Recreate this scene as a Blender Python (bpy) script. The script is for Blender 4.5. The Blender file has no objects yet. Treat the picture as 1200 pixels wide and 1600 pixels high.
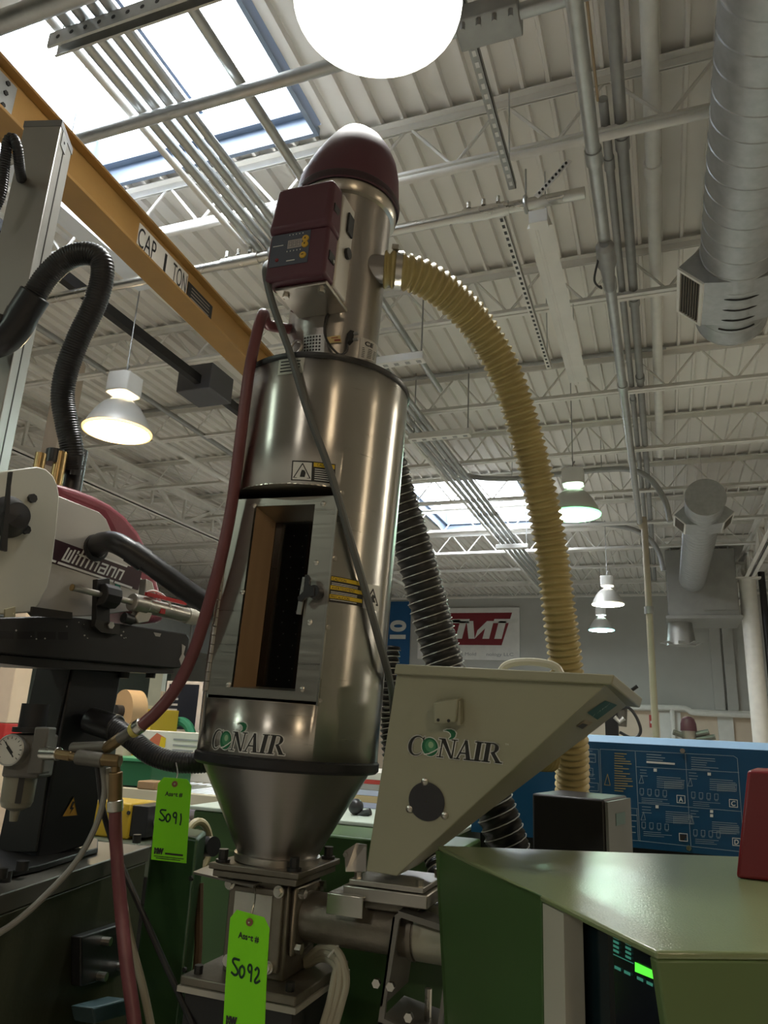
import bpy, math, random
from mathutils import Vector, Matrix
R = math.radians
random.seed(7)
scene = bpy.context.scene
col = scene.collection
CAMZ = 1.7
FPX = 1148.0
# ------------------------------------------------------------------ camera
yaw, pit, rol = R(21.0), R(16.17), R(2.75)
fw = Vector((-math.sin(yaw)*math.cos(pit), math.cos(yaw)*math.cos(pit), math.sin(pit)))
r0 = Vector((math.cos(yaw), math.sin(yaw), 0)); u0 = r0.cross(fw)
rr = math.cos(rol)*r0 + math.sin(rol)*u0
uu = -math.sin(rol)*r0 + math.cos(rol)*u0
CAM = Vector((0, 0, CAMZ))
cd = bpy.data.cameras.new('camera'); cam = bpy.data.objects.new('camera', cd); col.objects.link(cam)
cd.sensor_fit = 'VERTICAL'; cd.sensor_height = 36.0; cd.lens = FPX/1600*36.0
cd.clip_start = 0.02; cd.clip_end = 200
cam.matrix_world = Matrix(((rr.x, uu.x, -fw.x, 0), (rr.y, uu.y, -fw.y, 0), (rr.z, uu.z, -fw.z, CAMZ), (0, 0, 0, 1)))
scene.camera = cam
# ------------------------------------------------------------------ world, exposure
w = bpy.data.worlds.new('world'); scene.world = w; w.use_nodes = True
w.node_tree.nodes['Background'].inputs[0].default_value = (.80, .88, 1.0, 1)
w.node_tree.nodes['Background'].inputs[1].default_value = 0.3
vs = scene.view_settings
vs.view_transform = 'Standard'; vs.look = 'None'; vs.gamma = 1.0; vs.use_curve_mapping = False
vs.exposure = 1.42
SKYLIGHT = 7.5      # daylight through the roof panes
LAMP = 36.0          # high bay lamps
scene.cycles.use_denoising = True
scene.cycles.max_bounces = 8

# ------------------------------------------------------------------ measuring helpers (pixel of the 1200x1600 photo -> ray)
def ray(px, py): return rr*(px-600) + uu*(800-py) + fw*FPX
def PD(px, py, d): return CAM + ray(px, py)*(d/FPX)
def PY(px, py, y): v = ray(px, py); return CAM + v*(y/v.y)
def PX(px, py, x): v = ray(px, py); return CAM + v*(x/v.x)
def PZ(px, py, z): v = ray(px, py); return CAM + v*((z-CAMZ)/v.z)
def PP(px, py, q, n): v = ray(px, py); return CAM + v*((q-CAM).dot(n)/v.dot(n))
def proj(p):
    q = p-CAM; d = q.dot(fw); return (600+FPX*q.dot(rr)/d, 800-FPX*q.dot(uu)/d)
def zat(x, y, py):
    lo, hi = -3., 8.
    for _ in range(50):
        m = (lo+hi)/2
        if proj(Vector((x, y, m)))[1] > py: lo = m
        else: hi = m
    return lo

# ------------------------------------------------------------------ materials
MATS = {}
def mat(name, c, rough=.5, metal=0., var=.06, nscale=6., bump=0., bscale=60., emit=None, estr=0., alpha=None, trans=0., stretch=None, spec=.5, coat=0., rvar=.1):
    if name in MATS: return MATS[name]
    m = bpy.data.materials.new(name); m.use_nodes = True; MATS[name] = m
    nt = m.node_tree; b = nt.nodes['Principled BSDF']; lk = nt.links.new
    b.inputs['Roughness'].default_value = rough; b.inputs['Metallic'].default_value = metal
    b.inputs['Specular IOR Level'].default_value = spec
    if coat: b.inputs['Coat Weight'].default_value = coat; b.inputs['Coat Roughness'].default_value = .30
    tc = nt.nodes.new('ShaderNodeTexCoord'); mp = nt.nodes.new('ShaderNodeMapping'); lk(tc.outputs['Object'], mp.inputs[0])
    if stretch: mp.inputs['Scale'].default_value = stretch
    n = nt.nodes.new('ShaderNodeTexNoise'); n.inputs['Scale'].default_value = nscale; n.inputs['Detail'].default_value = 6; lk(mp.outputs[0], n.inputs[0])
    mx = nt.nodes.new('ShaderNodeMix'); mx.data_type = 'RGBA'
    mx.inputs[6].default_value = (*[max(0, k*(1-var*2)) for k in c], 1); mx.inputs[7].default_value = (*[min(1, k*(1+var*2)) for k in c], 1)
    lk(n.outputs[0], mx.inputs[0]); lk(mx.outputs[2], b.inputs['Base Color'])
    if rvar:
        mr = nt.nodes.new('ShaderNodeMapRange'); lk(n.outputs[0], mr.inputs[0])
        mr.inputs[3].default_value = max(.02, rough-rvar*.6); mr.inputs[4].default_value = min(1, rough+rvar*.6); lk(mr.outputs[0], b.inputs['Roughness'])
    if bump:
        n2 = nt.nodes.new('ShaderNodeTexNoise'); n2.inputs['Scale'].default_value = bscale; n2.inputs['Detail'].default_value = 3; lk(mp.outputs[0], n2.inputs[0])
        bp = nt.nodes.new('ShaderNodeBump'); bp.inputs['Strength'].default_value = bump; bp.inputs['Distance'].default_value = .01
        lk(n2.outputs[0], bp.inputs['Height']); lk(bp.outputs[0], b.inputs['Normal'])
    if emit:
        b.inputs['Emission Color'].default_value = (*emit, 1); b.inputs['Emission Strength'].default_value = estr
    if trans: b.inputs['Transmission Weight'].default_value = trans
    return m

# ------------------------------------------------------------------ mesh builder
class MB:
    def __init__(s): s.v = []; s.f = []; s.m = []
    def add(s, vs_, fs, mi=0):
        o = len(s.v); s.v += [Vector(p) for p in vs_]; s.f += [tuple(i+o for i in f) for f in fs]; s.m += [mi]*len(fs); return s
    def box(s, x0, x1, y0, y1, z0, z1, mi=0):
        return s.hexa([(x0,y0,z0),(x1,y0,z0),(x1,y1,z0),(x0,y1,z0)], [(x0,y0,z1),(x1,y0,z1),(x1,y1,z1),(x0,y1,z1)], mi)
    def hexa(s, b, t, mi=0):
        return s.add(list(b)+list(t), [(3,2,1,0),(4,5,6,7),(0,1,5,4),(1,2,6,5),(2,3,7,6),(3,0,4,7)], mi)
    def obox(s, c, a, b, d, mi=0):      # centre, three half-axis vectors
        c, a, b, d = Vector(c), Vector(a), Vector(b), Vector(d)
        return s.hexa([c-a-b-d, c+a-b-d, c+a+b-d, c-a+b-d], [c-a-b+d, c+a-b+d, c+a+b+d, c-a+b+d], mi)
    def bar(s, p, q, w, h, up=(0,0,1), mi=0):
        p, q = Vector(p), Vector(q); d = (q-p); a = d/2; dn = d.normalized(); up = Vector(up)
        if abs(dn.dot(up)) > .98: up = Vector((1,0,0))
        sd = dn.cross(up).normalized(); u2 = sd.cross(dn)
        return s.obox((p+q)/2, a, sd*w/2, u2*h/2, mi)
    def prism(s, pts, n, mi=0):         # 3d planar polygon pushed by vector n
        pts = [Vector(p) for p in pts]; n = Vector(n); k = len(pts)
        fs = [tuple(range(k)), tuple(range(2*k-1, k-1, -1))] + [((i+1) % k, i, i+k, (i+1) % k+k) for i in range(k)]
        return s.add(pts+[p+n for p in pts], fs, mi)
    def face(s, pts, mi=0): return s.add(pts, [tuple(range(len(pts)))], mi)
    def tube(s, path, r, n=10, caps=True, closed=False, mi=0, up=None):
        path = [Vector(p) for p in path]; k = len(path); rs = r if isinstance(r, (list, tuple)) else [r]*k
        o = len(s.v); prev = None; ring = []
        for i, p in enumerate(path):
            if closed: t = path[(i+1) % k]-path[i-1]
            else: t = path[min(i+1, k-1)]-path[max(i-1, 0)]
            t = t.normalized() if t.length > 1e-9 else Vector((0,0,1))
            if prev is None:
                a = Vector((0,0,1)) if abs(t.z) < .9 else Vector((1,0,0)); prev = t.cross(a).normalized()
            prev = (prev - t*prev.dot(t)); prev = prev.normalized() if prev.length > 1e-6 else t.orthogonal().normalized()
            b = t.cross(prev)
            for j in range(n):
                a = 2*math.pi*j/n; s.v.append(p + (prev*math.cos(a)+b*math.sin(a))*rs[i])
        for i in range(k if closed else k-1):
            i2 = (i+1) % k
            for j in range(n):
                j2 = (j+1) % n
                s.f.append((o+i*n+j, o+i*n+j2, o+i2*n+j2, o+i2*n+j)); s.m.append(mi)
        if caps and not closed:
            s.f.append(tuple(o+j for j in range(n-1, -1, -1))); s.f.append(tuple(o+(k-1)*n+j for j in range(n))); s.m += [mi, mi]
        return s
    def cyl(s, p, q, r, n=16, r2=None, mi=0): return s.tube([p, q], [r, r if r2 is None else r2], n, mi=mi)
    def lathe(s, prof, o=(0,0,0), ax=(0,0,1), n=32, mi=0, caps=True):
        ax = Vector(ax).normalized(); o = Vector(o); a = ax.orthogonal().normalized(); b = ax.cross(a); st = len(s.v)
        for r, z in prof:
            for j in range(n):
                t = 2*math.pi*j/n; s.v.append(o+ax*z+(a*math.cos(t)+b*math.sin(t))*r)
        for i in range(len(prof)-1):
            for j in range(n):
                j2 = (j+1) % n
                s.f.append((st+i*n+j, st+i*n+j2, st+(i+1)*n+j2, st+(i+1)*n+j)); s.m.append(mi)
        if caps:
            s.f.append(tuple(st+j for j in range(n-1, -1, -1))); s.f.append(tuple(st+(len(prof)-1)*n+j for j in range(n))); s.m += [mi, mi]
        return s
    def sphere(s, c, r, n=12, m_=8, mi=0, sc=(1,1,1)):
        c = Vector(c); st = len(s.v)
        for i in range(1, m_):
            t = math.pi*i/m_
            for j in range(n):
                a = 2*math.pi*j/n; s.v.append(c+Vector((r*math.sin(t)*math.cos(a)*sc[0], r*math.sin(t)*math.sin(a)*sc[1], r*math.cos(t)*sc[2])))
        for i in range(m_-2):
            for j in range(n):
                s.f.append((st+i*n+j, st+(i+1)*n+j, st+(i+1)*n+(j+1) % n, st+i*n+(j+1) % n)); s.m.append(mi)
        s.v += [c+Vector((0,0,r*sc[2])), c-Vector((0,0,r*sc[2]))]
        for j in range(n):
            s.f.append((len(s.v)-2, st+j, st+(j+1) % n)); s.f.append((len(s.v)-1, st+(m_-2)*n+(j+1) % n, st+(m_-2)*n+j)); s.m += [mi, mi]
        return s
    def build(s, name, m, parent=None, bevel=0, smooth=35, local=False, seg=2):
        me = bpy.data.meshes.new(name)
        fr = FRAMES.get(parent.name) if parent else None
        vv = s.v
        if fr is not None and not local:
            inv = fr.inverted(); vv = [inv @ p for p in s.v]
        c = Vector((0,0,0)); pos = None
        if parent is None and s.v:          # origin at the base of the thing
            xs = [p.x for p in s.v]; ys = [p.y for p in s.v]; zs = [p.z for p in s.v]
            c = Vector(((min(xs)+max(xs))/2, (min(ys)+max(ys))/2, min(zs))); vv = [p-c for p in s.v]
        me.from_pydata([tuple(p) for p in vv], [], s.f)
        ms = m if isinstance(m, (list, tuple)) else [m]
        for k in ms: me.materials.append(k)
        if len(ms) > 1: me.polygons.foreach_set('material_index', s.m)
        import bmesh
        bm = bmesh.new(); bm.from_mesh(me); bmesh.ops.recalc_face_normals(bm, faces=bm.faces); bm.to_mesh(me); bm.free()
        me.update()
        if smooth:
            me.shade_smooth(); me.set_sharp_from_angle(angle=R(smooth))
        o = bpy.data.objects.new(name, me); col.objects.link(o); o.location = c
        if parent:
            o.parent = parent
            if fr is not None: FRAMES[o.name] = fr
        else: FRAMES[o.name] = Matrix.Translation(c)
        if bevel:
            b = o.modifiers.new('bevel', 'BEVEL'); b.width = bevel; b.segments = seg; b.limit_method = 'ANGLE'; b.angle_limit = R(40)
        return o
FRAMES = {}
def thing(name, label, cat, loc=(0,0,0), group=None, frame=None):
    o = bpy.data.objects.new(name, None); col.objects.link(o)
    f = frame if frame is not None else Matrix.Translation(Vector(loc))
    o.matrix_world = f; FRAMES[o.name] = f.copy(); o.empty_display_size = .1
    o['label'] = label; o['category'] = cat
    if group: o['group'] = group
    return o
def tag(o, label, cat, group=None):
    o['label'] = label; o['category'] = cat
    if group: o['group'] = group
    return o
def struct(o, label=None):
    o['kind'] = 'structure'
    if label: o['label'] = label
    return o
def lab(o, label): o['label'] = label; return o
def copy_tree(o, parent=None):
    c = o.copy(); col.objects.link(c); c.parent = parent
    for ch in list(o.children): copy_tree(ch, c)
    return c
def spline(pts, n=8):
    pts = [Vector(p) for p in pts]; out = []
    P_ = [pts[0]*2-pts[1]]+pts+[pts[-1]*2-pts[-2]]
    for i in range(1, len(P_)-2):
        a, b, c, d = P_[i-1:i+3]
        for k in range(n):
            t = k/n; out.append(.5*((2*b)+(c-a)*t+(2*a-5*b+4*c-d)*t*t+(3*b-a-3*c+d)*t**3))
    out.append(pts[-1]); return out
def resample(path, step):
    out = [path[0]]; acc = 0
    for a, b in zip(path, path[1:]):
        L = (b-a).length
        if L < 1e-9: continue
        t = step-acc
        while t <= L: out.append(a+(b-a)*(t/L)); t += step
        acc = (acc+L) % step
    return out
def ribbed(mb, pts, r, amp, pitch, n=20, sub=4, mi=0):
    p = resample(spline(pts, 16), pitch/sub)
    rs = [r+amp*math.sin(2*math.pi*i/sub+.3) for i in range(len(p))]
    return mb.tube(p, rs, n, mi=mi)

# flat lettering ---------------------------------------------------------------
def text_mesh(txt, size=1., bold=0., shear=0., spacing=1.):
    cu = bpy.data.curves.new('t', 'FONT'); cu.body = txt; cu.size = size; cu.offset = bold; cu.shear = shear; cu.space_character = spacing
    o = bpy.data.objects.new('t', cu); col.objects.link(o)
    bpy.context.view_layer.update()
    me = bpy.data.meshes.new_from_object(o)
    vs_ = [(v.co.x, v.co.y) for v in me.vertices]; fs = [tuple(p.vertices) for p in me.polygons]
    bpy.data.objects.remove(o); bpy.data.curves.remove(cu); bpy.data.meshes.remove(me)
    return vs_, fs
def put_text(mb, txt, fn, size, bold=0., shear=0., align='L', width=None, mi=0, spacing=1.):
    vs_, fs = text_mesh(txt, size, bold, shear, spacing)
    if not vs_: return
    x0 = min(v[0] for v in vs_); x1 = max(v[0] for v in vs_); k = 1 if width is None else width/(x1-x0)
    off = x0 if align == 'L' else (x0+x1)/2
    mb.add([fn((v[0]-off)*k, v[1]) for v in vs_], fs, mi)
def stroke(mb, pts, w_, fn, mi=0):       # flat ribbon through 2d points
    for a, b in zip(pts, pts[1:]):
        ax, ay = a; bx, by = b; L = math.hypot(bx-ax, by-ay)
        if L < 1e-9: continue
        dx, dy = (bx-ax)/L, (by-ay)/L; nx, ny = -dy*w_/2, dx*w_/2; e = w_*.35
        q = [(ax-dx*e+nx, ay-dy*e+ny), (ax-dx*e-nx, ay-dy*e-ny), (bx+dx*e-nx, by+dy*e-ny), (bx+dx*e+nx, by+dy*e+ny)]
        mb.face([fn(*p) for p in q], mi)
def rect(mb, x0, y0, x1, y1, fn, mi=0): mb.face([fn(x0, y0), fn(x1, y0), fn(x1, y1), fn(x0, y1)], mi)
def poly(mb, pts, fn, mi=0): mb.face([fn(*p) for p in pts], mi)
def planefn(o, u, v): o, u, v = Vector(o), Vector(u), Vector(v); return lambda x, y: o+u*x+v*y
def bolt(mb, c, n, r=.006, h=.005, k=6, mi=0): c, n = Vector(c), Vector(n).normalized(); mb.cyl(c, c+n*h, r, k, mi=mi)
# ================================================================== MATERIALS
deck_m = mat('roof_deck_paint', (.80,.77,.72), .6, var=.04, nscale=1.5, bump=.05)
steelw = mat('white_painted_steel', (.80,.78,.73), .5, var=.06, nscale=9)
galv = mat('galvanised_steel', (.50,.51,.50), .38, metal=.85, var=.12, nscale=14)
galvd = mat('dull_galvanised_steel', (.36,.36,.35), .5, metal=.6, var=.12, nscale=10)
ductm = mat('duct_sheet_metal', (.45,.46,.46), .42, metal=.75, var=.12, nscale=18, bump=.03)
blackp = mat('black_paint', (.011,.011,.012), .45, var=.2, nscale=8)
rubber = mat('black_rubber', (.02,.02,.022), .38, var=.15, nscale=20)
steel = mat('machined_steel', (.46,.44,.40), .36, metal=.9, var=.10, nscale=10, bump=.02)
bolt_m = mat('dark_bolt_steel', (.05,.05,.05), .4, metal=.6)
zinc = mat('bright_zinc_steel', (.62,.60,.55), .28, metal=1.)
whitep = mat('white_plastic', (.75,.74,.70), .45)
wall_m = mat('painted_block_wall', (.50,.50,.47), .7, var=.03, nscale=3)
def brick_wall():
    nt = wall_m.node_tree; b = nt.nodes['Principled BSDF']; tc = nt.nodes.new('ShaderNodeTexCoord'); mp = nt.nodes.new('ShaderNodeMapping')
    mp.inputs['Rotation'].default_value = (R(90), 0, 0)
    nt.links.new(tc.outputs['Object'], mp.inputs[0])
    br = nt.nodes.new('ShaderNodeTexBrick'); br.inputs['Scale'].default_value = 1; br.inputs['Brick Width'].default_value = .4; br.inputs['Row Height'].default_value = .2; br.inputs['Mortar Size'].default_value = .006
    nt.links.new(mp.outputs[0], br.inputs[0]); bp = nt.nodes.new('ShaderNodeBump'); bp.inputs['Strength'].default_value = .35; bp.invert = True
    nt.links.new(br.outputs['Fac'], bp.inputs['Height']); nt.links.new(bp.outputs[0], b.inputs['Normal'])
brick_wall()
cream = mat('cream_wall_paint', (.72,.60,.47), .7, var=.03)
tealw = mat('grey_green_wall_paint', (.22,.27,.25), .7, var=.04)
floor_m = mat('concrete_floor', (.42,.40,.37), .55, var=.15, nscale=2)
CZ = CAMZ
ZD = CZ+3.7           # underside of the deck ribs
# ================================================================== SHELL
XL, XR, YB, YF = -15., 9., -9., 20.5
OPEN = [(-3.79, -1.95, 1.98, 3.46), (-3.86, -1.95, 10.45, 13.5)]
mb = MB(); p = .1524
prof = [(0, .042), (.058, .042), (.066, 0), (.0864, 0), (.0944, .042), (p, .042)]
ys = sorted({YB, YF, *[o[2] for o in OPEN], *[o[3] for o in OPEN]})
k0 = int((XR-XL)/p)
for y0, y1 in zip(ys, ys[1:]):
    for k in range(k0+1):
        x = XL+k*p
        if any(o[0]-.02 < x+p/2 < o[1]+.02 and o[2] <= y0 and y1 <= o[3] for o in OPEN): continue
        vv = []; 
        for a, b in prof: vv += [(x+a, y0, ZD+b), (x+a, y1, ZD+b)]
        mb.add(vv, [(2*i, 2*i+1, 2*i+3, 2*i+2) for i in range(len(prof)-1)])
mb.box(XL, XR, YB, 1.9, ZD+.95, ZD+1.0)
ceil = struct(mb.build('ceiling', deck_m, smooth=0), 'white corrugated steel roof deck with raised ribs')
struct(MB().box(XL, XR, YB, YF, -.1, 0).build('floor', floor_m))
b = MB().box(XL, XR, YF, YF+.2, CZ+.70, ZD+.3); struct(b.build('wall_back', wall_m))
b = MB().box(XL, XR, YF-.02, YF+.2, 0, CZ+.70); struct(b.build('wall_back_lower', cream))
b = MB().box(XL-.2, XL, YB, YF, 0, ZD+.3); struct(b.build('wall_left', tealw))
b = MB().box(XR, XR+.2, YB, YF, 0, ZD+.3); struct(b.build('wall_right', wall_m))
b = MB().box(XL, XR, YB-.2, YB, 0, ZD+.3); struct(b.build('wall_rear', mat('dark_rear_wall', (.10,.095,.09), .7)))
# trim and pilasters on the back wall
t = MB(); t.box(-8, XR, YF-.10, YF-.02, CZ+.66, CZ+.74); struct(t.build('trim_1', steelw), 'pale ledge along the back wall')
for i, px in enumerate((1117, 1137)):
    a = PY(px, 1000, YF-.1); t = MB(); t.box(a.x-.12, a.x+.12, YF-.12, YF, CZ+.74, ZD); struct(t.build('trim_%d' % (i+2), wall_m), 'shallow pilaster on the back wall')
# skylights
paneM = mat('skylight_pane', (.9,.92,.95), .5, emit=(.90,.95,1.0), estr=SKYLIGHT)
curb = mat('skylight_curb_metal', (.15,.19,.25), .4, var=.03)
for i, (x0, x1, y0, y1) in enumerate(OPEN):
    o = thing('window_%d' % (i+1), 'flat rooftop skylight with pale metal curb', 'skylight', (x0, y0, ZD)); o['kind'] = 'structure'
    del o['category']
    zt = ZD+.45
    for nm, bx in (('curb_side', (x0-.03, x0, y0-.03, y1+.03)), ('curb_side', (x1, x1+.03, y0-.03, y1+.03)), ('curb_side', (x0, x1, y0-.03, y0)), ('curb_side', (x0, x1, y1, y1+.03))):
        MB().box(bx[0], bx[1], bx[2], bx[3], ZD-.012, zt).build(nm, curb, o)
    # flashing lip inside the curb
    f = MB(); f.box(x0, x1, y1-.05, y1-.001, ZD+.14, ZD+.16); f.box(x0+.001, x0+.05, y0, y1, ZD+.14, ZD+.16); f.build('flashing', curb, o)
    n = 2
    for k in range(n):
        a = x0+(x1-x0)*k/n; c = x0+(x1-x0)*(k+1)/n
        MB().box(a+.015, c-.015, y0+.01, y1-.01, zt-.02, zt).build('pane', paneM, o)
    f = MB(); f.box((x0+x1)/2-.015, (x0+x1)/2+.015, y0, y1, zt-.02, zt+.02); f.build('mullion', curb, o)
# ================================================================== ROOF JOISTS
JY = [3.59, 5.32, 7.05, 8.70, 10.33, 11.99, 13.65, 15.30, 16.97, 18.6]
def angle_pair(mb, x0, x1, y, z, w_, h, up, gap=.012, t=.006):
    # two L angles back to back; up=-1: horizontal leg at top, vertical leg hanging down
    for s in (-1, 1):
        ya = y+s*gap/2; yb = y+s*(gap/2+w_)
        lo, hi = min(ya, yb), max(ya, yb)
        if up < 0: mb.box(x0, x1, lo, hi, z-t, z); mb.box(x0, x1, min(ya, ya+s*t), max(ya, ya+s*t), z-h, z-t)
        else: mb.box(x0, x1, lo, hi, z, z+t); mb.box(x0, x1, min(ya, ya+s*t), max(ya, ya+s*t), z+t, z+h)
JX0, JX1 = -14.6, 8.6
zt_, zb_ = ZD-.002, CZ+3.28
mbar = {}
for s in (0, 1):
    m_ = MB(); d = .305*(1 if s else -1)
    m_.tube([(0,0,0), (d,0,zt_-zb_-.09)], .011, 6); mbar[s] = m_
webmesh = None
for j, y in enumerate(JY+[1.9, .2, -1.5, -3.2, -5., -6.7]):
    ords = ['first', 'second', 'third', 'fourth', 'fifth', 'sixth', 'seventh', 'eighth', 'ninth', 'tenth']
    lbl = ('white open-web steel roof joist, %s beyond the near skylight' % ords[j]) if j < 10 else 'white open-web steel roof joist over the near floor'
    o = thing('roof_joist', lbl, 'joist', ((JX0+JX1)/2, y, zb_), group='open-web roof joists')
    t = MB(); angle_pair(t, JX0, JX1, y, zt_, .05, .06, -1); t.build('top_chord', steelw, o, smooth=0)
    t = MB(); angle_pair(t, JX0, JX1, y, zb_, .04, .05, 1); t.build('bottom_chord', steelw, o, smooth=0)
    single = []; rest = MB(); n = int((JX1-JX0)/.305)
    for k in range(n):
        xb = JX0+.15+.305*(k if k % 2 == 0 else k)
        s = k % 2
        x_a = JX0+.15+.305*k
        pa, pb = ((x_a, y, zb_+.02), (x_a+.305, y, zt_-.02)) if s == 0 else ((x_a, y, zt_-.02), (x_a+.305, y, zb_+.02))
        vis = j < 4 and -5.2-j*1.3 < x_a < (1.2+.2*j)
        if vis: single.append((pa, pb, s))
        else: rest.tube([pa, pb], .011, 5, caps=False)
    proto = {}
    for pa, pb, s in single:
        if s not in proto:
            q = MB().tube([pa, pb], .011, 6).build('web_bar', steelw, o); proto[s] = (q, pa[0])
        else:
            q = proto[s][0].copy(); col.objects.link(q); q.location = (pa[0]-proto[s][1], 0, 0)
    if rest.v: q = rest.build('web_bars', steelw, o); q['kind'] = 'stuff'
# girder trusses along Y
def girder(x, y0, y1, lbl, zlo=CZ+2.98, zhi=CZ+3.5):
    o = thing('girder_truss', lbl, 'girder', (x, y0, zlo))
    t = MB(); t.box(x-.09, x-.012, y0, y1, zlo, zlo+.012); t.box(x+.012, x+.09, y0, y1, zlo, zlo+.012); t.box(x-.024, x-.012, y0, y1, zlo, zlo+.09); t.box(x+.012, x+.024, y0, y1, zlo, zlo+.09); t.build('bottom_chord', steelw, o, smooth=0)
    t = MB(); t.box(x-.09, x+.09, y0, y1, zhi-.012, zhi); t.box(x-.024, x+.024, y0, y1, zhi-.1, zhi-.012); t.build('top_chord', steelw, o, smooth=0)
    step = .83; n = int((y1-y0)/step)
    for k in range(n):
        a = y0+k*step; 
        pa, pb = ((x, a, zlo+.03), (x, a+step, zhi-.05)) if k % 2 == 0 else ((x, a, zhi-.05), (x, a+step, zlo+.03))
        MB().bar(pa, pb, .05, .05).build('web_diagonal', steelw, o, smooth=0)
        MB().bar((x, a, zlo+.03), (x, a, zhi-.05), .035, .035).build('web_post', steelw, o, smooth=0)
girder(-7.2, 3.0, 15.4, 'deep white girder truss running away beside the black robot')
girder(1.62, 9.0, 20.4, 'deep white girder truss over the round steel column')
# round column with dark pipe beside it
cx = PY(1176, 1000, 15.2)
o = thing('steel_column', 'round pale steel column with a dark pipe strapped beside it', 'column', (cx.x, 15.2, 0))
MB().cyl((cx.x, 15.2, 0), (cx.x, 15.2, CZ+3.0), .15, 24).build('shaft', steelw, o)
MB().cyl((cx.x+.25, 15.2, 0), (cx.x+.25, 15.2, CZ+3.1), .06, 16).build('pipe', blackp, o)
MB().cyl((cx.x+.42, 15.2, 0), (cx.x+.42, 15.2, CZ+3.1), .05, 16).build('pipe', steelw, o)
MB().box(cx.x-.22, cx.x+.22, 15.0, 15.4, CZ+2.95, CZ+2.98).build('cap_plate', steelw, o)

# ================================================================== HIGH BAY LAMPS
def lamp(x, y, z, colr, estr, lbl, dia=.53):
    o = thing('high_bay_lamp', lbl, 'lamp', (x, y, z), group='high bay lamps')
    r = dia/2
    refl = mat('spun_reflector', (.58,.57,.53), .38, metal=.2, var=.02)
    lens = mat('lamp_lens_%d' % int(colr[0]*100+colr[2]*1000), (.9,.9,.9), .4, emit=colr, estr=estr)
    rim = mat('lamp_rim_%d' % int(colr[0]*100+colr[2]*1000), (.85,.88,.82), .4, emit=tuple(k**3 for k in colr), estr=1.1)
    P_ = [(r, .005), (r*.985, .03), (r*.90, .09), (r*.76, .16), (r*.58, .225), (r*.40, .265), (r*.30, .28)]
    MB().lathe([(a, z+b) for a, b in P_]+[(r*.28, z+.278), (r*.57, z+.215), (r*.74, z+.155), (r*.88, z+.085), (r*.965, z+.028), (r*.985, z+.005), (r, z+.005)], (x, y, 0), n=40, caps=False).build('reflector', refl, o)
    MB().lathe([(.001, z-.035), (r*.35, z-.03), (r*.65, z-.018), (r*.93, z+.003), (r*.97, z+.014), (.001, z+.014)], (x, y, 0), n=40, caps=False).build('lens', lens, o)
    MB().lathe([(r*.94, z+.002), (r*.97, z-.006), (r*1.03, z-.004), (r*1.04, z+.012), (r*.99, z+.016)], (x, y, 0), n=40, caps=False).build('rim', rim, o)
    MB().cyl((x, y, z+.275), (x, y, z+.33), r*.22, 16).build('neck', galvd, o)
    hx = MB(); w_ = r*.42
    hx.prism([(x-w_, y-.09, z+.33), (x-w_*.6, y-.12, z+.33), (x+w_*.6, y-.12, z+.33), (x+w_, y-.09, z+.33), (x+w_, y+.09, z+.33), (x+w_*.6, y+.12, z+.33), (x-w_*.6, y+.12, z+.33), (x-w_, y+.09, z+.33)], (0, 0, .17)); hx.build('ballast_box', whitep, o, bevel=.008)
    t = MB(); t.tube([(x, y, z+.5), (x, y, z+.56), (x+.02, y, z+.6)], .008, 6); t.cyl((x, y, z+.55), (x, y, ZD+.03), .006, 6); t.build('hook', galvd, o)
    return o
ZL = CZ+2.2
lamp(-.738, 1.649, ZL, (1.0,1.0,.96), LAMP*.75, 'large round high bay lamp right above the maroon loader hood', .52)
lamp(-4.077, 4.452, ZL, (1.0,.80,.50), LAMP, 'warm glowing high bay lamp above the maroon robot cover')
lamp(-.784, 7.59, ZL, (.60,1.0,.72), LAMP*.8, 'green-tinged high bay lamp beside the yellow hose')
lamp(-.839, 13.31, ZL, (1.0,.97,.86), LAMP*.8, 'white high bay lamp hanging before the back wall')
lamp(-1.207, 16.69, ZL, (.75,1.0,1.0), LAMP*.8, 'bluish high bay lamp closest to the back wall')
for x, y, c_, k_ in ((-4.1, -2.4, (.84,1.0,.86), .8), (-.8, -4.6, (1.0,.92,.80), .9), (2.6, -3.0, (1.0,.78,.52), .9), (2.6, 4.5, (1.0,.92,.76), 1.), (-7.9, 1.6, (1.0,.92,.78), 1.), (-7.9, 7.5, (1.0,.90,.72), .7), (-7.9, 13.4, (1.0,.90,.72), .5), (5.8, 1.6, (1.0,.80,.55), .9), (5.8, 7.5, (1.0,.90,.72), .7), (4.2, 12.5, (1.0,.90,.72), .5)):  # unseen repeats of the lamp grid, added for their light
    lamp(x, y, ZL, c_, LAMP*k_, 'unseen high bay lamp added to light the machine')


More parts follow.
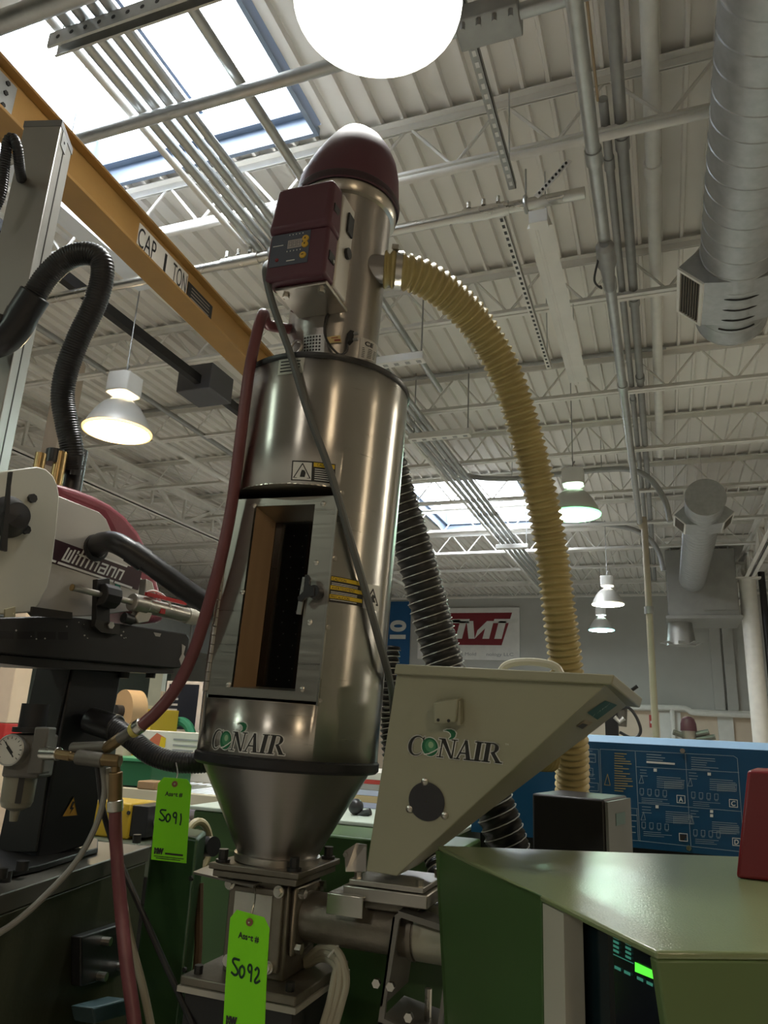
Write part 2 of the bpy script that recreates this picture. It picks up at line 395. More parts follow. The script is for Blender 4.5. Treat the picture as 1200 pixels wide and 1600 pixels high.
# ================================================================== SPIRAL DUCTS
def spiral(mb, x, y0, y1, z, r, pitch=.165):
    n = int((y1-y0)/pitch); path = []; rs = []
    for k in range(n+1):
        y = y0+k*pitch
        for dy, q in ((0, r), (.004, r+.004), (.010, r+.004), (.014, r)):
            if y+dy <= y1: path.append(Vector((x, y+dy, z))); rs.append(q)
    mb.tube(path, rs, 40)
def grille_box(o, x, y, z, s, r, w_=.52, L=.20):
    # register box under the flank of the duct, its grille tilted down and outward; s = side
    U = Vector((x+s*(r+.13), 0, z-.06)); D = Vector((-s*.707, 0, -.707)); N = Vector((s*.707, 0, -.707)); Lw = U+D*L
    sec = [U, Lw, Vector((x+s*r*.15, 0, z-r*.98)), Vector((x+s*r*.55, 0, z-r*.2)), Vector((x+s*r*.95, 0, z+.06))]
    t = MB(); t.prism([p+Vector((0, y-w_/2, 0)) for p in sec], (0, w_, 0)); reg = t.build('register_box', ductm, o)
    P_ = lambda a, yy, off: U+D*a+N*off+Vector((0, yy, 0))
    def slab(a0, a1, y0, y1, o0, o1, nm, m):
        t = MB(); t.hexa([P_(a0, y0, o0), P_(a1, y0, o0), P_(a1, y1, o0), P_(a0, y1, o0)], [P_(a0, y0, o1), P_(a1, y0, o1), P_(a1, y1, o1), P_(a0, y1, o1)]); t.build(nm, m, reg, smooth=0)
    y0, y1 = y-w_/2, y+w_/2; f = .022
    slab(f, L-f, y0+f, y1-f, .0005, .002, 'grille_back', blackp)
    for a in ((0, f, y0, y1), (L-f, L, y0, y1), (f, L-f, y0, y0+f), (f, L-f, y1-f, y1)): slab(*a, .0005, .014, 'grille_frame', steelw)
    for k in range(8):
        a = f+.008+k*(L-2*f-.016)/7; slab(a-.004, a+.004, y0+f, y1-f, .002, .009, 'louvre', mat('tarnished_louvre', (.20,.17,.13), .5, metal=.5))
DX, DZ, DR = .60, CZ+2.95, .235
o = thing('spiral_duct', 'big galvanised spiral duct with side grille near the overhead lamp', 'duct', (DX, 4, DZ-DR))
t = MB(); spiral(t, DX, -6, 5.3, DZ, DR); t.build('duct_tube', ductm, o)
grille_box(o, DX, 4.68, DZ, -1, DR); grille_box(o, DX, 4.68, DZ, 1, DR)
for yy in (1.2, 4.1): MB().bar((DX, yy, DZ+DR), (DX, yy, ZD), .012, .003).build('hanger_strap', galv, o)
for k in range(4): MB().tube([(DX+DR*1.005*math.sin(a), 4.62+k*.13, DZ-DR*1.005*math.cos(a)) for a in [R(-28+7*q) for q in range(9)]], .008, 5).build('rib_slot', blackp, o)
fx = PZ(1102, 778, DZ)
o = thing('capped_spiral_duct', 'capped galvanised duct with side grille feeding the far plenum box', 'duct', (fx.x, 10, DZ-DR))
t = MB(); spiral(t, fx.x, fx.y, 15.0, DZ, DR); t.build('duct_tube', ductm, o)
MB().cyl((fx.x, fx.y-.03, DZ), (fx.x, fx.y+.002, DZ), DR+.012, 40).build('end_cap', ductm, o, bevel=.005)
grille_box(o, fx.x, fx.y+.75, DZ, -1, DR); grille_box(o, fx.x, fx.y+.75, DZ, 1, DR)
for yy in (fx.y+.3, 13): MB().bar((fx.x, yy, DZ+DR), (fx.x, yy, ZD), .012, .003).build('hanger_strap', galv, o)
# plenum / air handler
a = PY(1045, 962, 15.0); c = PY(1148, 868, 15.0)
o = thing('air_handler', 'grey sheet metal air handler box hung by the back wall', 'air handler', ((a.x+c.x)/2, 15.6, a.z))
ahm = mat('air_handler_sheet', (.36,.36,.34), .5, metal=.5, var=.08)
MB().box(a.x, c.x, 15.0, 16.3, a.z, c.z+.15).build('casing', ahm, o, bevel=.01)
t = MB(); t.box(a.x-.05, c.x+.05, 14.95, 16.35, a.z-.06, a.z); t.build('base_rail', ahm, o)
t = MB(); t.prism([(c.x-.02, 14.99, a.z+.1), (c.x-.02, 14.99, c.z), (c.x-.6, 14.99, a.z+.1)], (0, -.02, 0)); t.build('gusset_panel', ahm, o)
e = PY(1063, 980, 15.6); MB().cyl((e.x, 15.6, a.z-.06), (e.x, 15.6, a.z-.5), .22, 24, .27).build('drop_outlet', ahm, o)
t = MB(); MB
for q in range(8):
    an = q*math.pi/4; t.bar((e.x+.2*math.cos(an), 15.6+.2*math.sin(an), a.z-.5), (e.x+.38*math.cos(an), 15.6+.38*math.sin(an), a.z-.44), .12, .01)
t.build('outlet_vanes', ahm, o)
for xx in (a.x+.1, c.x-.1):
    for yy in (15.1, 16.2): MB().cyl((xx, yy, c.z+.1), (xx, yy, ZD), .012, 6).build('hanger_rod', galv, o)
t = MB(); t.box(a.x-.05, c.x+.3, 14.7, 16.6, c.z+.25, c.z+.33); t.build('support_angle', steelw, o)
t = MB(); t.box(a.x+.1, c.x+.2, 15.2, 16.5, c.z+.33, c.z+.95); t.build('upper_casing', blackp, o)

# ================================================================== CONDUITS AND PIPES
def pipe_y(name, lbl, xz, y0, y1, zr, r, m=galv, cat='conduit', grp=None, coup=()):
    o = thing(name, lbl, cat, (xz*zr, (y0+y1)/2, CZ+zr), group=grp)
    MB().cyl((xz*zr, y0, CZ+zr), (xz*zr, y1, CZ+zr), r, 14).build('tube', m, o)
    for c in coup: MB().cyl((xz*zr, c-.05, CZ+zr), (xz*zr, c+.05, CZ+zr), r*1.25, 14).build('coupling', m, o)
    return o
for k, (xz, r, w_) in enumerate(((-.815, .020, 'thin pale'), (-.79, .030, 'grey'), (-.762, .030, 'grey'), (-.735, .028, 'grey'), (-.712, .026, 'grey'))):
    pipe_y('conduit', ('thin pale' if k == 0 else 'grey') + ' steel conduit crossing the near skylight in a bundle' if k else 'thin pale conduit at the robot side of the skylight bundle', xz, -6, 18.5, 3.1, r, steelw if k == 0 else galv, grp='skylight conduit bundle', coup=(4.2, 7.3, 10.4))
pipe_y('conduit', 'single grey steel conduit crossing the near skylight apart from the bundle', -.597, -6, 6.2, 3.12, .028, galv)
# cross struts below the bundle
st = PZ(80, 68, CZ+3.03)
o = thing('strut_channel', 'slotted strut channel carrying the conduits under the skylight', 'strut', (st.x+1, st.y, CZ+3.0))
t = MB(); x0, x1 = st.x, -1.2; t.box(x0, x1, st.y-.02, st.y-.017, CZ+2.99, CZ+3.07); t.box(x0, x1, st.y+.037, st.y+.04, CZ+2.99, CZ+3.07); t.box(x0, x1, st.y-.02, st.y+.04, CZ+3.066, CZ+3.07); t.box(x0, x1, st.y-.02, st.y-.008, CZ+2.987, CZ+2.99); t.box(x0, x1, st.y+.028, st.y+.04, CZ+2.987, CZ+2.99)
t.build('channel', galv, o, smooth=0)
for k in range(16): MB().cyl((x0+.06+k*.08, st.y-.021, CZ+3.03), (x0+.06+k*.08, st.y-.0205, CZ+3.03), .012, 8).build('slot', bolt_m, o)
MB().cyl((x0+.06, st.y, CZ+3.0), (x0+.06, st.y, ZD), .005, 6).build('hanger_rod', galv, o)
MB().cyl((x1-.1, st.y, CZ+3.0), (x1-.1, st.y, ZD), .005, 6).build('hanger_rod', galv, o)
def pipe_x(name, lbl, y, z, x0, x1, r, m, cat='pipe'):
    o = thing(name, lbl, cat, ((x0+x1)/2, y, z)); MB().cyl((x0, y, z), (x1, y, z), r, 16).build('tube', m, o); return o
o = pipe_x('cross_pipe', 'grey pipe crossing under the near skylight and behind the overhead lamp', 2.47, CZ+3.01, -3.6, .33, .033, galv)
q = PY(770, 30, 2.47); MB().box(q.x-.16, q.x+.12, 2.39, 2.55, CZ+2.96, CZ+3.05).build('saddle_bracket', galvd, o, bevel=.006)
for k in range(4): MB().cyl((q.x-.12+k*.07, 2.41, CZ+2.92), (q.x-.12+k*.07, 2.41, CZ+2.96), .012, 6).build('bracket_bolt', galvd, o)
for xx in (-2.9, -.35): MB().cyl((xx, 2.47, CZ+3.01), (xx, 2.47, ZD), .006, 6).build('hanger_rod', galv, o)
o = pipe_x('threaded_air_pipe', 'bright steel air pipe with threaded couplings passing behind the loader', 3.69, CZ+3.0, -7.0, -.27, .034, zinc)
for xx in (-2.55, -.85):
    MB().cyl((xx-.14, 3.69, CZ+3.0), (xx+.14, 3.69, CZ+3.0), .043, 18).build('coupling', zinc, o)
    for k in range(3): MB().cyl((xx-.1+k*.09, 3.66, CZ+3.03), (xx-.1+k*.09, 3.66, CZ+3.07), .014, 6).build('coupling_bolt', zinc, o)
    MB().tube([(xx+.24, 3.69+.045*math.cos(q), CZ+3.0+.045*math.sin(q)) for q in [R(30*k) for k in range(12)]], .012, 6, closed=True).build('clamp', galv, o)
    MB().cyl((xx+.24, 3.69, CZ+3.04), (xx+.24, 3.69, ZD-.45), .006, 6).build('hanger_rod', galv, o)
pipe_x('lower_chord_pipe', 'white pipe strapped under the first joist', 3.55, CZ+3.235, -4.0, 1.2, .024, steelw)
pipe_x('chord_conduit', 'grey conduit resting on top of the third joist', 6.93, CZ+3.665, -6, .2, .022, galvd)
# right hand conduits along Y
o = pipe_y('riser_conduit', 'thick galvanised conduit with couplings running toward the back wall', -.066, -4, 10.6, 2.9, .036, galv, coup=(3.3, 4.15, 4.5, 6.1))
t = MB(); t.lathe([(.03, 0), (.055, .03), (.06, .2), (.045, .26), (.03, .5)], (-.066*2.9, 4.0, CZ+2.86), ax=(0, 1, 0), n=20); t.build('valve_body', galvd, o)
t = MB(); t.tube(spline([(-.23, 4.1, CZ+2.85), (-.27, 4.2, CZ+2.75), (-.24, 4.35, CZ+2.78), (-.25, 4.45, CZ+2.86)]), .007, 6); t.build('loop_cable', rubber, o)
pipe_y('conduit', 'thin copper-toned conduit alongside the thick riser conduit', -.049, -4, 3.2, 3.15, .007, mat('copper_tone', (.42,.31,.20), .4, metal=.6))
pipe_y('conduit', 'green-grey conduit between the riser and the pale drop pipe', -.016, -4, 17, 3.35, .034, galvd, coup=(3.75, 5.5, 6.9))
pipe_y('conduit', 'second green-grey conduit along the ceiling ribs', -.041, 3.4, 17, 3.35, .026, galvd, coup=(3.9, 5.4, 7.4))
pipe_y('roof_pipe', 'wide pale pipe hung under the deck beside the spiral duct', .033, -4, 9.5, 3.5, .045, steelw, cat='pipe', coup=(4.2,))
# drop pipe
dp = PY(1010, 880, 10.6)
o = thing('drop_pipe', 'tan pipe dropping from the ceiling in front of the back wall', 'pipe', (dp.x, 10.6, 0))
pa = [(-.066*2.9, 10.55, CZ+2.9), (-.066*2.9+.03, 10.6, CZ+2.84), (dp.x, 10.6, CZ+2.6), (dp.x, 10.6, 0)]
MB().tube(spline(pa, 6), .045, 12).build('tube', mat('tan_pipe', (.42,.36,.27), .5), o)
MB().cyl((dp.x, 10.6, CZ+1.62), (dp.x, 10.6, CZ+1.72), .06, 12).build('coupling', galvd, o)
# slotted angles
def slotted(lbl, x, y0, y1, z, m, n):
    o = thing('slotted_angle', lbl, 'strut', (x, y0, z)); t = MB(); t.box(x-.022, x+.022, y0, y1, z, z+.004); t.box(x+.018, x+.022, y0, y1, z, z+.045); t.build('angle', m, o, smooth=0)
    pr = None
    for k in range(n):
        y = y0+.05+k*(y1-y0-.1)/(n-1)
        if pr is None: pr = MB().box(x-.010, x+.008, y-.016, y+.016, z-.002, z-.0005).build('slot', mat('bright_slot', (.75,.74,.72), .5) if m is galvd else bolt_m, o); y_0 = y
        else:
            q = pr.copy(); col.objects.link(q); q.location = (0, y-y_0, 0)
    MB().cyl((x, y1-.1, z), (x, y1-.1, ZD-.01), .005, 6).build('hanger_rod', galv, o)
slotted('dark slotted angle hanging past the overhead lamp', -.2205*3.05, .6, 3.6, CZ+3.05, galvd, 46)
slotted('pale slotted angle leading from the air pipe toward the third joist', -.258*3.05, 3.8, 5.9, CZ+3.05, steelw, 32)
o = thing('slotted_brace', 'short slotted diagonal brace above the air pipe', 'strut', (-.4, 3.6, CZ+3.1)); t = MB(); pa, pb = PY(838, 308, 3.66), PY(890, 250, 3.62); t.bar(pa, pb, .04, .006, up=(0, -1, .3)); t.build('angle', steelw, o, smooth=0)
for k in range(9):
    c = pa.lerp(pb, .1+k*.1); MB().cyl(c+Vector((0, -.012, -.003)), c+Vector((0, -.004, -.001)), .008, 6).build('slot', bolt_m, o)
q = PZ(0, 36, CZ+2.88); pipe_x('corner_pipe', 'thick grey pipe crossing above the skylight conduits near the crane beam', q.y, CZ+2.88, -4.6, -1.0, .045, galv)
# long unlit housing
o = thing('strip_fixture', 'long white unlit strip fixture hung toward the green-tinged lamp', 'light fixture', (-.19*2.75, 4.5, CZ+2.75))
t = MB(); x = -.186*2.75; t.prism([(x-.07, 3.55, CZ+2.72), (x+.07, 3.55, CZ+2.72), (x+.045, 3.55, CZ+2.80), (x-.045, 3.55, CZ+2.80)], (0, 2.0, 0)); t.build('housing', whitep, o)
MB().cyl((x-.02, 3.5, CZ+2.735), (x-.02, 5.6, CZ+2.735), .018, 12).build('tube_lamp', whitep, o)
t = MB(); t.box(x-.05, x+.05, 3.48, 3.55, CZ+2.70, CZ+2.78); t.build('end_bracket', whitep, o)
for yy in (3.8, 5.3): MB().cyl((x, yy, CZ+2.8), (x, yy, ZD-.4), .004, 6).build('hanger_wire', galv, o)
# short white strip lights hung across
for (a, b_, zr, lb) in (((560, 573), (664, 561), 2.95, 'short white strip light on a drop rod beside the dryer top'), ((640, 687), (735, 677), 2.95, 'short white strip light under the conduit bundle'), ((775, 856), (826, 855), 2.9, 'white strip light beyond the yellow hose under the far skylight')):
    A, B_ = PZ(*a, CZ+zr), PZ(*b_, CZ+zr); y = (A.y+B_.y)/2
    o = thing('strip_light', lb, 'light fixture', ((A.x+B_.x)/2, y, CZ+zr)); MB().box(A.x, B_.x, y-.05, y+.05, CZ+zr-.02, CZ+zr+.05).build('housing', whitep, o, bevel=.006)
    MB().cyl((B_.x-.03, y, CZ+zr+.05), (B_.x-.03, y, ZD+.02), .007, 6).build('drop_rod', galvd, o)
    MB().cyl((A.x+.05, y, CZ+zr+.05), (A.x+.05, y, ZD+.02), .007, 6).build('drop_rod', galvd, o)
    n = 6 if zr > 2.92 else 4; sl = []
    for k in range(n): MB().box(A.x+(B_.x-A.x)*(k+.3)/n, A.x+(B_.x-A.x)*(k+.7)/n, y-.02, y+.02, CZ+zr-.023, CZ+zr-.0205).build('slot', galvd, o)
# added strip for a daylit skylight well, dark rail and box on the left
x = -1.117*3.25; tag(MB().box(x-.09, x+.06, 2.2, 4.05, CZ+3.2, CZ+3.26).build('skylit_strip', mat('daylit_blue_white', (.78,.82,.88), .4), smooth=0), 'pale strip standing for a daylit skylight well beneath the crane beam', 'channel')
x = -1.31*3.2; o = thing('dark_rail', 'dark busway rail crossing the joists behind the crane beam', 'rail', (x, 5, CZ+3.2)); MB().box(x-.035, x+.035, 2.5, 9.5, CZ+3.18, CZ+3.27).build('rail', blackp, o)
q = PX(325, 622, x); MB().box(x-.25, x+.15, q.y-.2, q.y+.2, CZ+3.12, CZ+3.4).build('tap_box', mat('dark_grey_box', (.10,.10,.11), .5), o, bevel=.01)
pipe_y('conduit', 'dark conduit along the deck behind the warm lamp', -1.55, 2, 12, 3.3, .03, galvd)
pipe_y('conduit', 'pale conduit along the deck behind the robot column', -1.75, 2, 18, 3.3, .04, steelw)
# sweeping conduits by the far skylight
V = Vector
def swoop(lbl, pts, y, r):
    P_ = [PY(a, b, y+c) for a, b, c in pts]; o = thing('bent_conduit', lbl, 'conduit', P_[3]); MB().tube(spline(P_, 8), r, 10).build('tube', galvd, o)
    for q in (P_[3], P_[5]): MB().cyl(q, V((q.x, q.y, ZD+.02)), .006, 6).build('hanger_rod', galv, o)
swoop('bent grey conduit sweeping from the bundle over the green-tinged lamp', [(698, 718, 0), (712, 736, 0), (745, 746, 0), (800, 748, 0), (870, 741, 0), (940, 734, 0), (985, 734, 0), (1015, 748, 0), (1038, 780, 0), (1047, 815, .0)], 9.2, .035)
swoop('bent grey conduit sweeping low toward the air handler', [(770, 817, 0), (800, 824, 0), (850, 820, 0), (930, 818, 0), (985, 826, 0), (1015, 843, 0), (1030, 865, 0), (1037, 892, 0)], 12.2, .04)
# rectangular ducts in the left bay
o = thing('rectangular_duct', 'dark grey rectangular duct in the bay beyond the girder', 'duct', (-9.5, 9, CZ+2.0)); dgm = mat('grey_duct', (.26,.28,.28), .5, metal=.4)
MB().box(-10.2, -8.9, 6.2, 7.6, CZ+2.0, CZ+2.9).build('duct_box', dgm, o); MB().hexa([(-9.9, 6.0, CZ+1.4), (-9.2, 6.0, CZ+1.4), (-9.2, 7.2, CZ+1.4), (-9.9, 7.2, CZ+1.4)], [(-10.2, 6.2, CZ+2), (-8.9, 6.2, CZ+2), (-8.9, 7.6, CZ+2), (-10.2, 7.6, CZ+2)]).build('hood_taper', dgm, o)
MB().box(-9.9, -9.2, 6.6, 7.2, CZ+2.9, ZD-.05).build('riser', dgm, o)
o = thing('long_duct', 'long grey duct running toward the back wall in the far bay', 'duct', (-11, 12, CZ+1.5)); MB().box(-11.6, -10.6, 8, 18, CZ+1.5, CZ+2.3).build('duct_box', dgm, o); 
for yy in (9, 12, 15): MB().box(-11.64, -10.56, yy, yy+.05, CZ+1.46, CZ+2.34).build('flange', galvd, o); 
for yy in (9, 15): MB().cyl((-11.1, yy, CZ+2.3), (-11.1, yy, ZD), .01, 6).build('hanger_rod', galv, o)

# ================================================================== JIB CRANE BEAM
zb = CZ+1.9; P0 = PZ(100, 319, zb); P1 = PZ(375.5, 584, zb); dv = (P1-P0); dv.z = 0; dv.normalize(); sd = Vector((dv.y, -dv.x, 0))
yel = mat('crane_yellow_paint', (.36,.195,.055), .42, var=.12, nscale=5, bump=.03)
A0 = P0-dv*1.6; A1 = P0+dv*2.25; fwid = .125; hgt = .185
ctr0 = A0+sd*fwid/2; ctr1 = A1+sd*fwid/2
o = thing('crane_beam', 'yellow painted jib crane beam lettered CAP 1 TON', 'crane beam', (ctr0+ctr1)/2)
V = Vector
def beamrect(mb, u0, u1, z0, z1): mb.hexa([ctr0+sd*u0+V((0,0,z0)), ctr0+sd*u1+V((0,0,z0)), ctr1+sd*u1+V((0,0,z0)), ctr1+sd*u0+V((0,0,z0))], [ctr0+sd*u0+V((0,0,z1)), ctr0+sd*u1+V((0,0,z1)), ctr1+sd*u1+V((0,0,z1)), ctr1+sd*u0+V((0,0,z1))])
t = MB(); beamrect(t, -fwid/2, fwid/2, 0, .012); t.build('bottom_flange', yel, o, bevel=.002)
t = MB(); beamrect(t, -.005+.02, .005+.02, .012, hgt-.012); t.build('web', yel, o)
t = MB(); beamrect(t, -fwid/2, fwid/2, hgt-.012, hgt); t.build('top_flange', yel, o, bevel=.002)
# lettered plate on the web
Wp = ctr0+sd*.027
def webpt(px, py): return PP(px, py, Wp, sd)
a, b_ = webpt(218, 352), webpt(290, 458)
s0, s1 = (a-ctr0).dot(dv), (b_-ctr0).dot(dv)
pz0, pz1 = zb+.032, zb+.15
def wfn(off): return lambda x, y: ctr0+sd*(.0255+off)+dv*(s0+x)+V((0,0,y-zb)) if False else ctr0+sd*(.0255+off)+dv*(s0+x)+V((0,0,pz0-zb+y))
H_ = pz1-pz0; Wd = s1-s0
t = MB(); g = wfn(0); g2 = wfn(.003); t.hexa([g(0,0), g(Wd,0), g2(Wd,0), g2(0,0)], [g(0,H_), g(Wd,H_), g2(Wd,H_), g2(0,H_)]); plate = t.build('capacity_plate', mat('cream_sign', (.72,.68,.60), .5), o)
t = MB(); put_text(t, 'CAP', wfn(.0045), H_*1.15, width=Wd*.33); f2 = wfn(.0045)
put_text(t, '1', lambda x, y: f2(x+Wd*.50, y), H_*1.15, width=Wd*.045)
put_text(t, 'TON', lambda x, y: f2(x+Wd*.68, y), H_*1.15, width=Wd*.30)
for k in range(len(t.v)): t.v[k].z += H_*.09
t.build('lettering', mat('black_ink', (.02,.02,.02), .6), plate)
t = MB(); L0 = Wd+.01; L1 = Wd+.24; t.hexa([g(L0,.0), g(L1,.0), g2(L1,.0), g2(L0,.0)], [g(L0,H_*.75), g(L1,H_*.75), g2(L1,H_*.75), g2(L0,H_*.75)]); bp_ = t.build('maker_plate', blackp, o)
t = MB(); 
for k in range(4): rect(t, L0+.03, H_*(.12+.15*k), L1-.03, H_*(.16+.15*k), f2)
t.build('plate_print', mat('plate_print_grey', (.35,.30,.25), .5), bp_)
# trolley plate seen at the near end
q = webpt(5, 165); sA = (q-ctr0).dot(dv); t = MB(); h1 = lambda s, y, off: ctr0+sd*(.0255+off)+dv*s+V((0,0,y))
t.hexa([h1(sA-.2,.02,0), h1(sA+.03,.02,0), h1(sA+.03,.02,.01), h1(sA-.2,.02,.01)], [h1(sA-.2,.15,0), h1(sA+.03,.15,0), h1(sA+.03,.15,.01), h1(sA-.2,.15,.01)]); q2 = t.build('splice_plate', galv, o)
t = MB()
for yy in (.04, .09, .13): bolt(t, h1(sA-.01, yy, .01), sd, .009, .006)
t.build('splice_bolts', bolt_m, q2)
# ================================================================== DRYING HOPPER
def brushed(name, c, rough, axis, aniso=.0):
    m = mat(name, c, rough, metal=1., var=.05, nscale=5, rvar=.0)
    nt = m.node_tree; b = nt.nodes['Principled BSDF']; tc = nt.nodes.new('ShaderNodeTexCoord'); mp = nt.nodes.new('ShaderNodeMapping'); mp.inputs['Scale'].default_value = axis
    nt.links.new(tc.outputs['Object'], mp.inputs[0]); n = nt.nodes.new('ShaderNodeTexNoise'); n.inputs['Scale'].default_value = 1.; n.inputs['Detail'].default_value = 4
    nt.links.new(mp.outputs[0], n.inputs[0]); mr = nt.nodes.new('ShaderNodeMapRange'); mr.inputs[3].default_value = rough*.75; mr.inputs[4].default_value = rough*1.3
    nt.links.new(n.outputs[0], mr.inputs[0]); nt.links.new(mr.outputs[0], b.inputs['Roughness'])
    if aniso:
        tg = nt.nodes.new('ShaderNodeTangent'); tg.direction_type = 'RADIAL'; tg.axis = 'Z'; nt.links.new(tg.outputs[0], b.inputs['Tangent']); b.inputs['Anisotropic'].default_value = aniso; b.inputs['Anisotropic Rotation'].default_value = .25
    bp = nt.nodes.new('ShaderNodeBump'); bp.inputs['Strength'].default_value = .05; bp.inputs['Distance'].default_value = .001
    nt.links.new(n.outputs[0], bp.inputs['Height']); nt.links.new(bp.outputs[0], b.inputs['Normal'])
    return m
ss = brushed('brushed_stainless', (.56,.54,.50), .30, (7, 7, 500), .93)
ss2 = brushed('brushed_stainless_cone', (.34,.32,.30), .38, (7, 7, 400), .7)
ssd = brushed('door_stainless', (.54,.51,.45), .30, (5, 5, 300))
maroon = mat('maroon_plastic', (.090,.026,.040), .48, var=.05, nscale=12, bump=.02, bscale=300)
maroonl = mat('maroon_cover', (.26,.055,.075), .38, var=.12, nscale=30, bump=.05, bscale=220)
ink = mat('black_ink', (.02,.02,.02), .6); wht = mat('white_print', (.72,.72,.68), .5)
yelp = mat('yellow_print', (.75,.52,.02), .5)
lean = R(1.75); rhv = Vector((.934, .358, 0)).normalized()
AX = Vector((0,0,1))*math.cos(lean)+rhv*math.sin(lean)
EX = Vector((1,0,0)); EX = (EX-AX*EX.dot(AX)).normalized(); EY = AX.cross(EX)
DB = Vector((-.579, 1.117, CZ-.203))
DF = Matrix(((EX.x, EY.x, AX.x, DB.x), (EX.y, EY.y, AX.y, DB.y), (EX.z, EY.z, AX.z, DB.z), (0,0,0,1)))
DI = DF.inverted()
def on_dryer(px, py, r):
    o = DI @ CAM; d = (DI.to_3x3() @ ray(px, py)).normalized()
    a = d.x**2+d.y**2; b = 2*(o.x*d.x+o.y*d.y); c = o.x**2+o.y**2-r*r; D = b*b-4*a*c
    if D < 0: t = -b/(2*a)
    else: t = (-b-math.sqrt(D))/(2*a)
    return o+d*t
def dplane(px, py, y):
    o = DI @ CAM; d = DI.to_3x3() @ ray(px, py); return o+d*((y-o.y)/d.y)
def phis(p): return math.atan2(p.x, -p.y), p.z
def rcyl(s): return .1445+(.1505-.1445)*(s-.148)/(.79-.148)
def rtube(s): return .0845+(.0905-.0845)*(s-.79)/(1.17-.79)
def cylfn(phi0, s0, off, rf=rcyl, slope=0.):     # arc-length coordinates on the shell
    def f(x, y):
        s = s0+y+slope*x; r = rf(s)+off; a = phi0+x/rf(s0); return Vector((r*math.sin(a), -r*math.cos(a), s))
    return f
hop = thing('drying_hopper', 'brushed stainless drying hopper with hinged window door and cone bottom', 'hopper', frame=DF)
S0, S1, DA = .227, .562, R(41)
# shell with door opening
mb = MB(); lv = [.148, S0, .30, .38, .46, S1, .65, .72, .79]; na = 96
ang = sorted({round(-math.pi+2*math.pi*k/na, 6) for k in range(na)} | {-DA, DA})
idx = {}
for i, s in enumerate(lv):
    for j, a in enumerate(ang): idx[i, j] = len(mb.v); mb.v.append(Vector((rcyl(s)*math.sin(a), -rcyl(s)*math.cos(a), s)))
for i in range(len(lv)-1):
    for j in range(len(ang)):
        j2 = (j+1) % len(ang); am = ang[j]+.001
        if S0-1e-6 <= lv[i] < S1-1e-6 and -DA-1e-6 <= ang[j] and (ang[j2] <= DA+1e-6) and ang[j2] > ang[j]: continue
        mb.f.append((idx[i,j], idx[i,j2], idx[i+1,j2], idx[i+1,j])); mb.m.append(0)
shell = mb.build('shell', ss, hop, local=True, smooth=50)
sm = shell.modifiers.new('thickness', 'SOLIDIFY'); sm.thickness = .002; sm.offset = -1
yd = -.1105
for s, nm in ((S1, 'recess_top'), (S0, 'recess_sill')):
    t = MB(); arc = [(rcyl(s)*math.sin(a), -rcyl(s)*math.cos(a), s) for a in [-DA+2*DA*k/24 for k in range(25)]]
    arc += [(.0965, yd+.03, s), (-.0965, yd+.03, s)]
    t.prism(arc, (0, 0, .0015)); t.build(nm, ssd, hop, local=True)
t = MB(); t.lathe([(rcyl(.79)+.001, .782), (rcyl(.79)+.003, .786), (rcyl(.79)+.003, .792), (rcyl(.79)-.004, .793)], n=72, caps=False); t.build('top_lip', bolt_m, hop, local=True)
MB().lathe([(rcyl(.79)-.003, .786), (rcyl(.79)-.003, .789)], n=64).build('lid', ssd, hop, local=True)
MB().lathe([(.120, .132), (.1435, .132), (.1475, .136), (.1475, .147), (.1445, .150), (.120, .150)], n=72, caps=False).build('gasket_band', rubber, hop, local=True)
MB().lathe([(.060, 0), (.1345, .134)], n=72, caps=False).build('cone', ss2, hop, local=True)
MB().lathe([(.058, -.006), (.066, -.006), (.067, .004), (.061, .006)], n=40, caps=False).build('cone_collar', steel, hop, local=True)
# ---- door
door = MB()
x0, x1, z0, z1 = -.0945, .0945, S0+.006, S1-.012
wx0, wx1, wz0, wz1 = -.052, .058, .246, .537
for bx in ((x0, wx0, z0, z1), (wx1, x1, z0, z1), (wx0, wx1, z0, wz0), (wx0, wx1, wz1, z1)): door.box(bx[0], bx[1], yd-.003, yd+.004, bx[2], bx[3])
door = door.build('door', ssd, hop, local=True)
gd = .055; gx0, gx1, gz0, gz1 = -.040, .058, .252, .524
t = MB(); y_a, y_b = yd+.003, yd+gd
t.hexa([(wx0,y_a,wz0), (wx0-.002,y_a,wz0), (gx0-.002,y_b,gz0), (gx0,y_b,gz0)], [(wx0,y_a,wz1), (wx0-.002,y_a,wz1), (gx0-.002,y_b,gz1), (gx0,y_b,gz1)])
t.build('window_reveal', mat('tan_reflection_reveal', (.52,.34,.19), .45, metal=.35, var=.1, nscale=40, stretch=(1,1,.1)), door, local=True)  # warm reflection painted in as the left reveal's colour
t = MB(); t.hexa([(wx1,y_a,wz0), (wx1+.002,y_a,wz0), (gx1+.002,y_b,gz0), (gx1,y_b,gz0)], [(wx1,y_a,wz1), (wx1+.002,y_a,wz1), (gx1+.002,y_b,gz1), (gx1,y_b,gz1)]); t.build('window_reveal', ssd, door, local=True)
t = MB(); t.hexa([(wx0,y_a,wz1), (wx1,y_a,wz1), (gx1,y_b,gz1), (gx0,y_b,gz1)], [(wx0,y_a,wz1+.002), (wx1,y_a,wz1+.002), (gx1,y_b,gz1+.002), (gx0,y_b,gz1+.002)]); t.build('window_reveal', ssd, door, local=True)
t = MB(); t.hexa([(wx0,y_a,wz0-.002), (wx1,y_a,wz0-.002), (gx1,y_b,gz0-.002), (gx0,y_b,gz0-.002)], [(wx0,y_a,wz0), (wx1,y_a,wz0), (gx1,y_b,gz0), (gx0,y_b,gz0)]); t.build('window_reveal', ssd, door, local=True)
glass = mat('smoked_glass', (.55,.54,.50), .03, var=0, rvar=0, trans=1.)
MB().box(gx0, gx1, y_b-.004, y_b-.001, gz0, gz1).build('window_glass', glass, door, local=True)
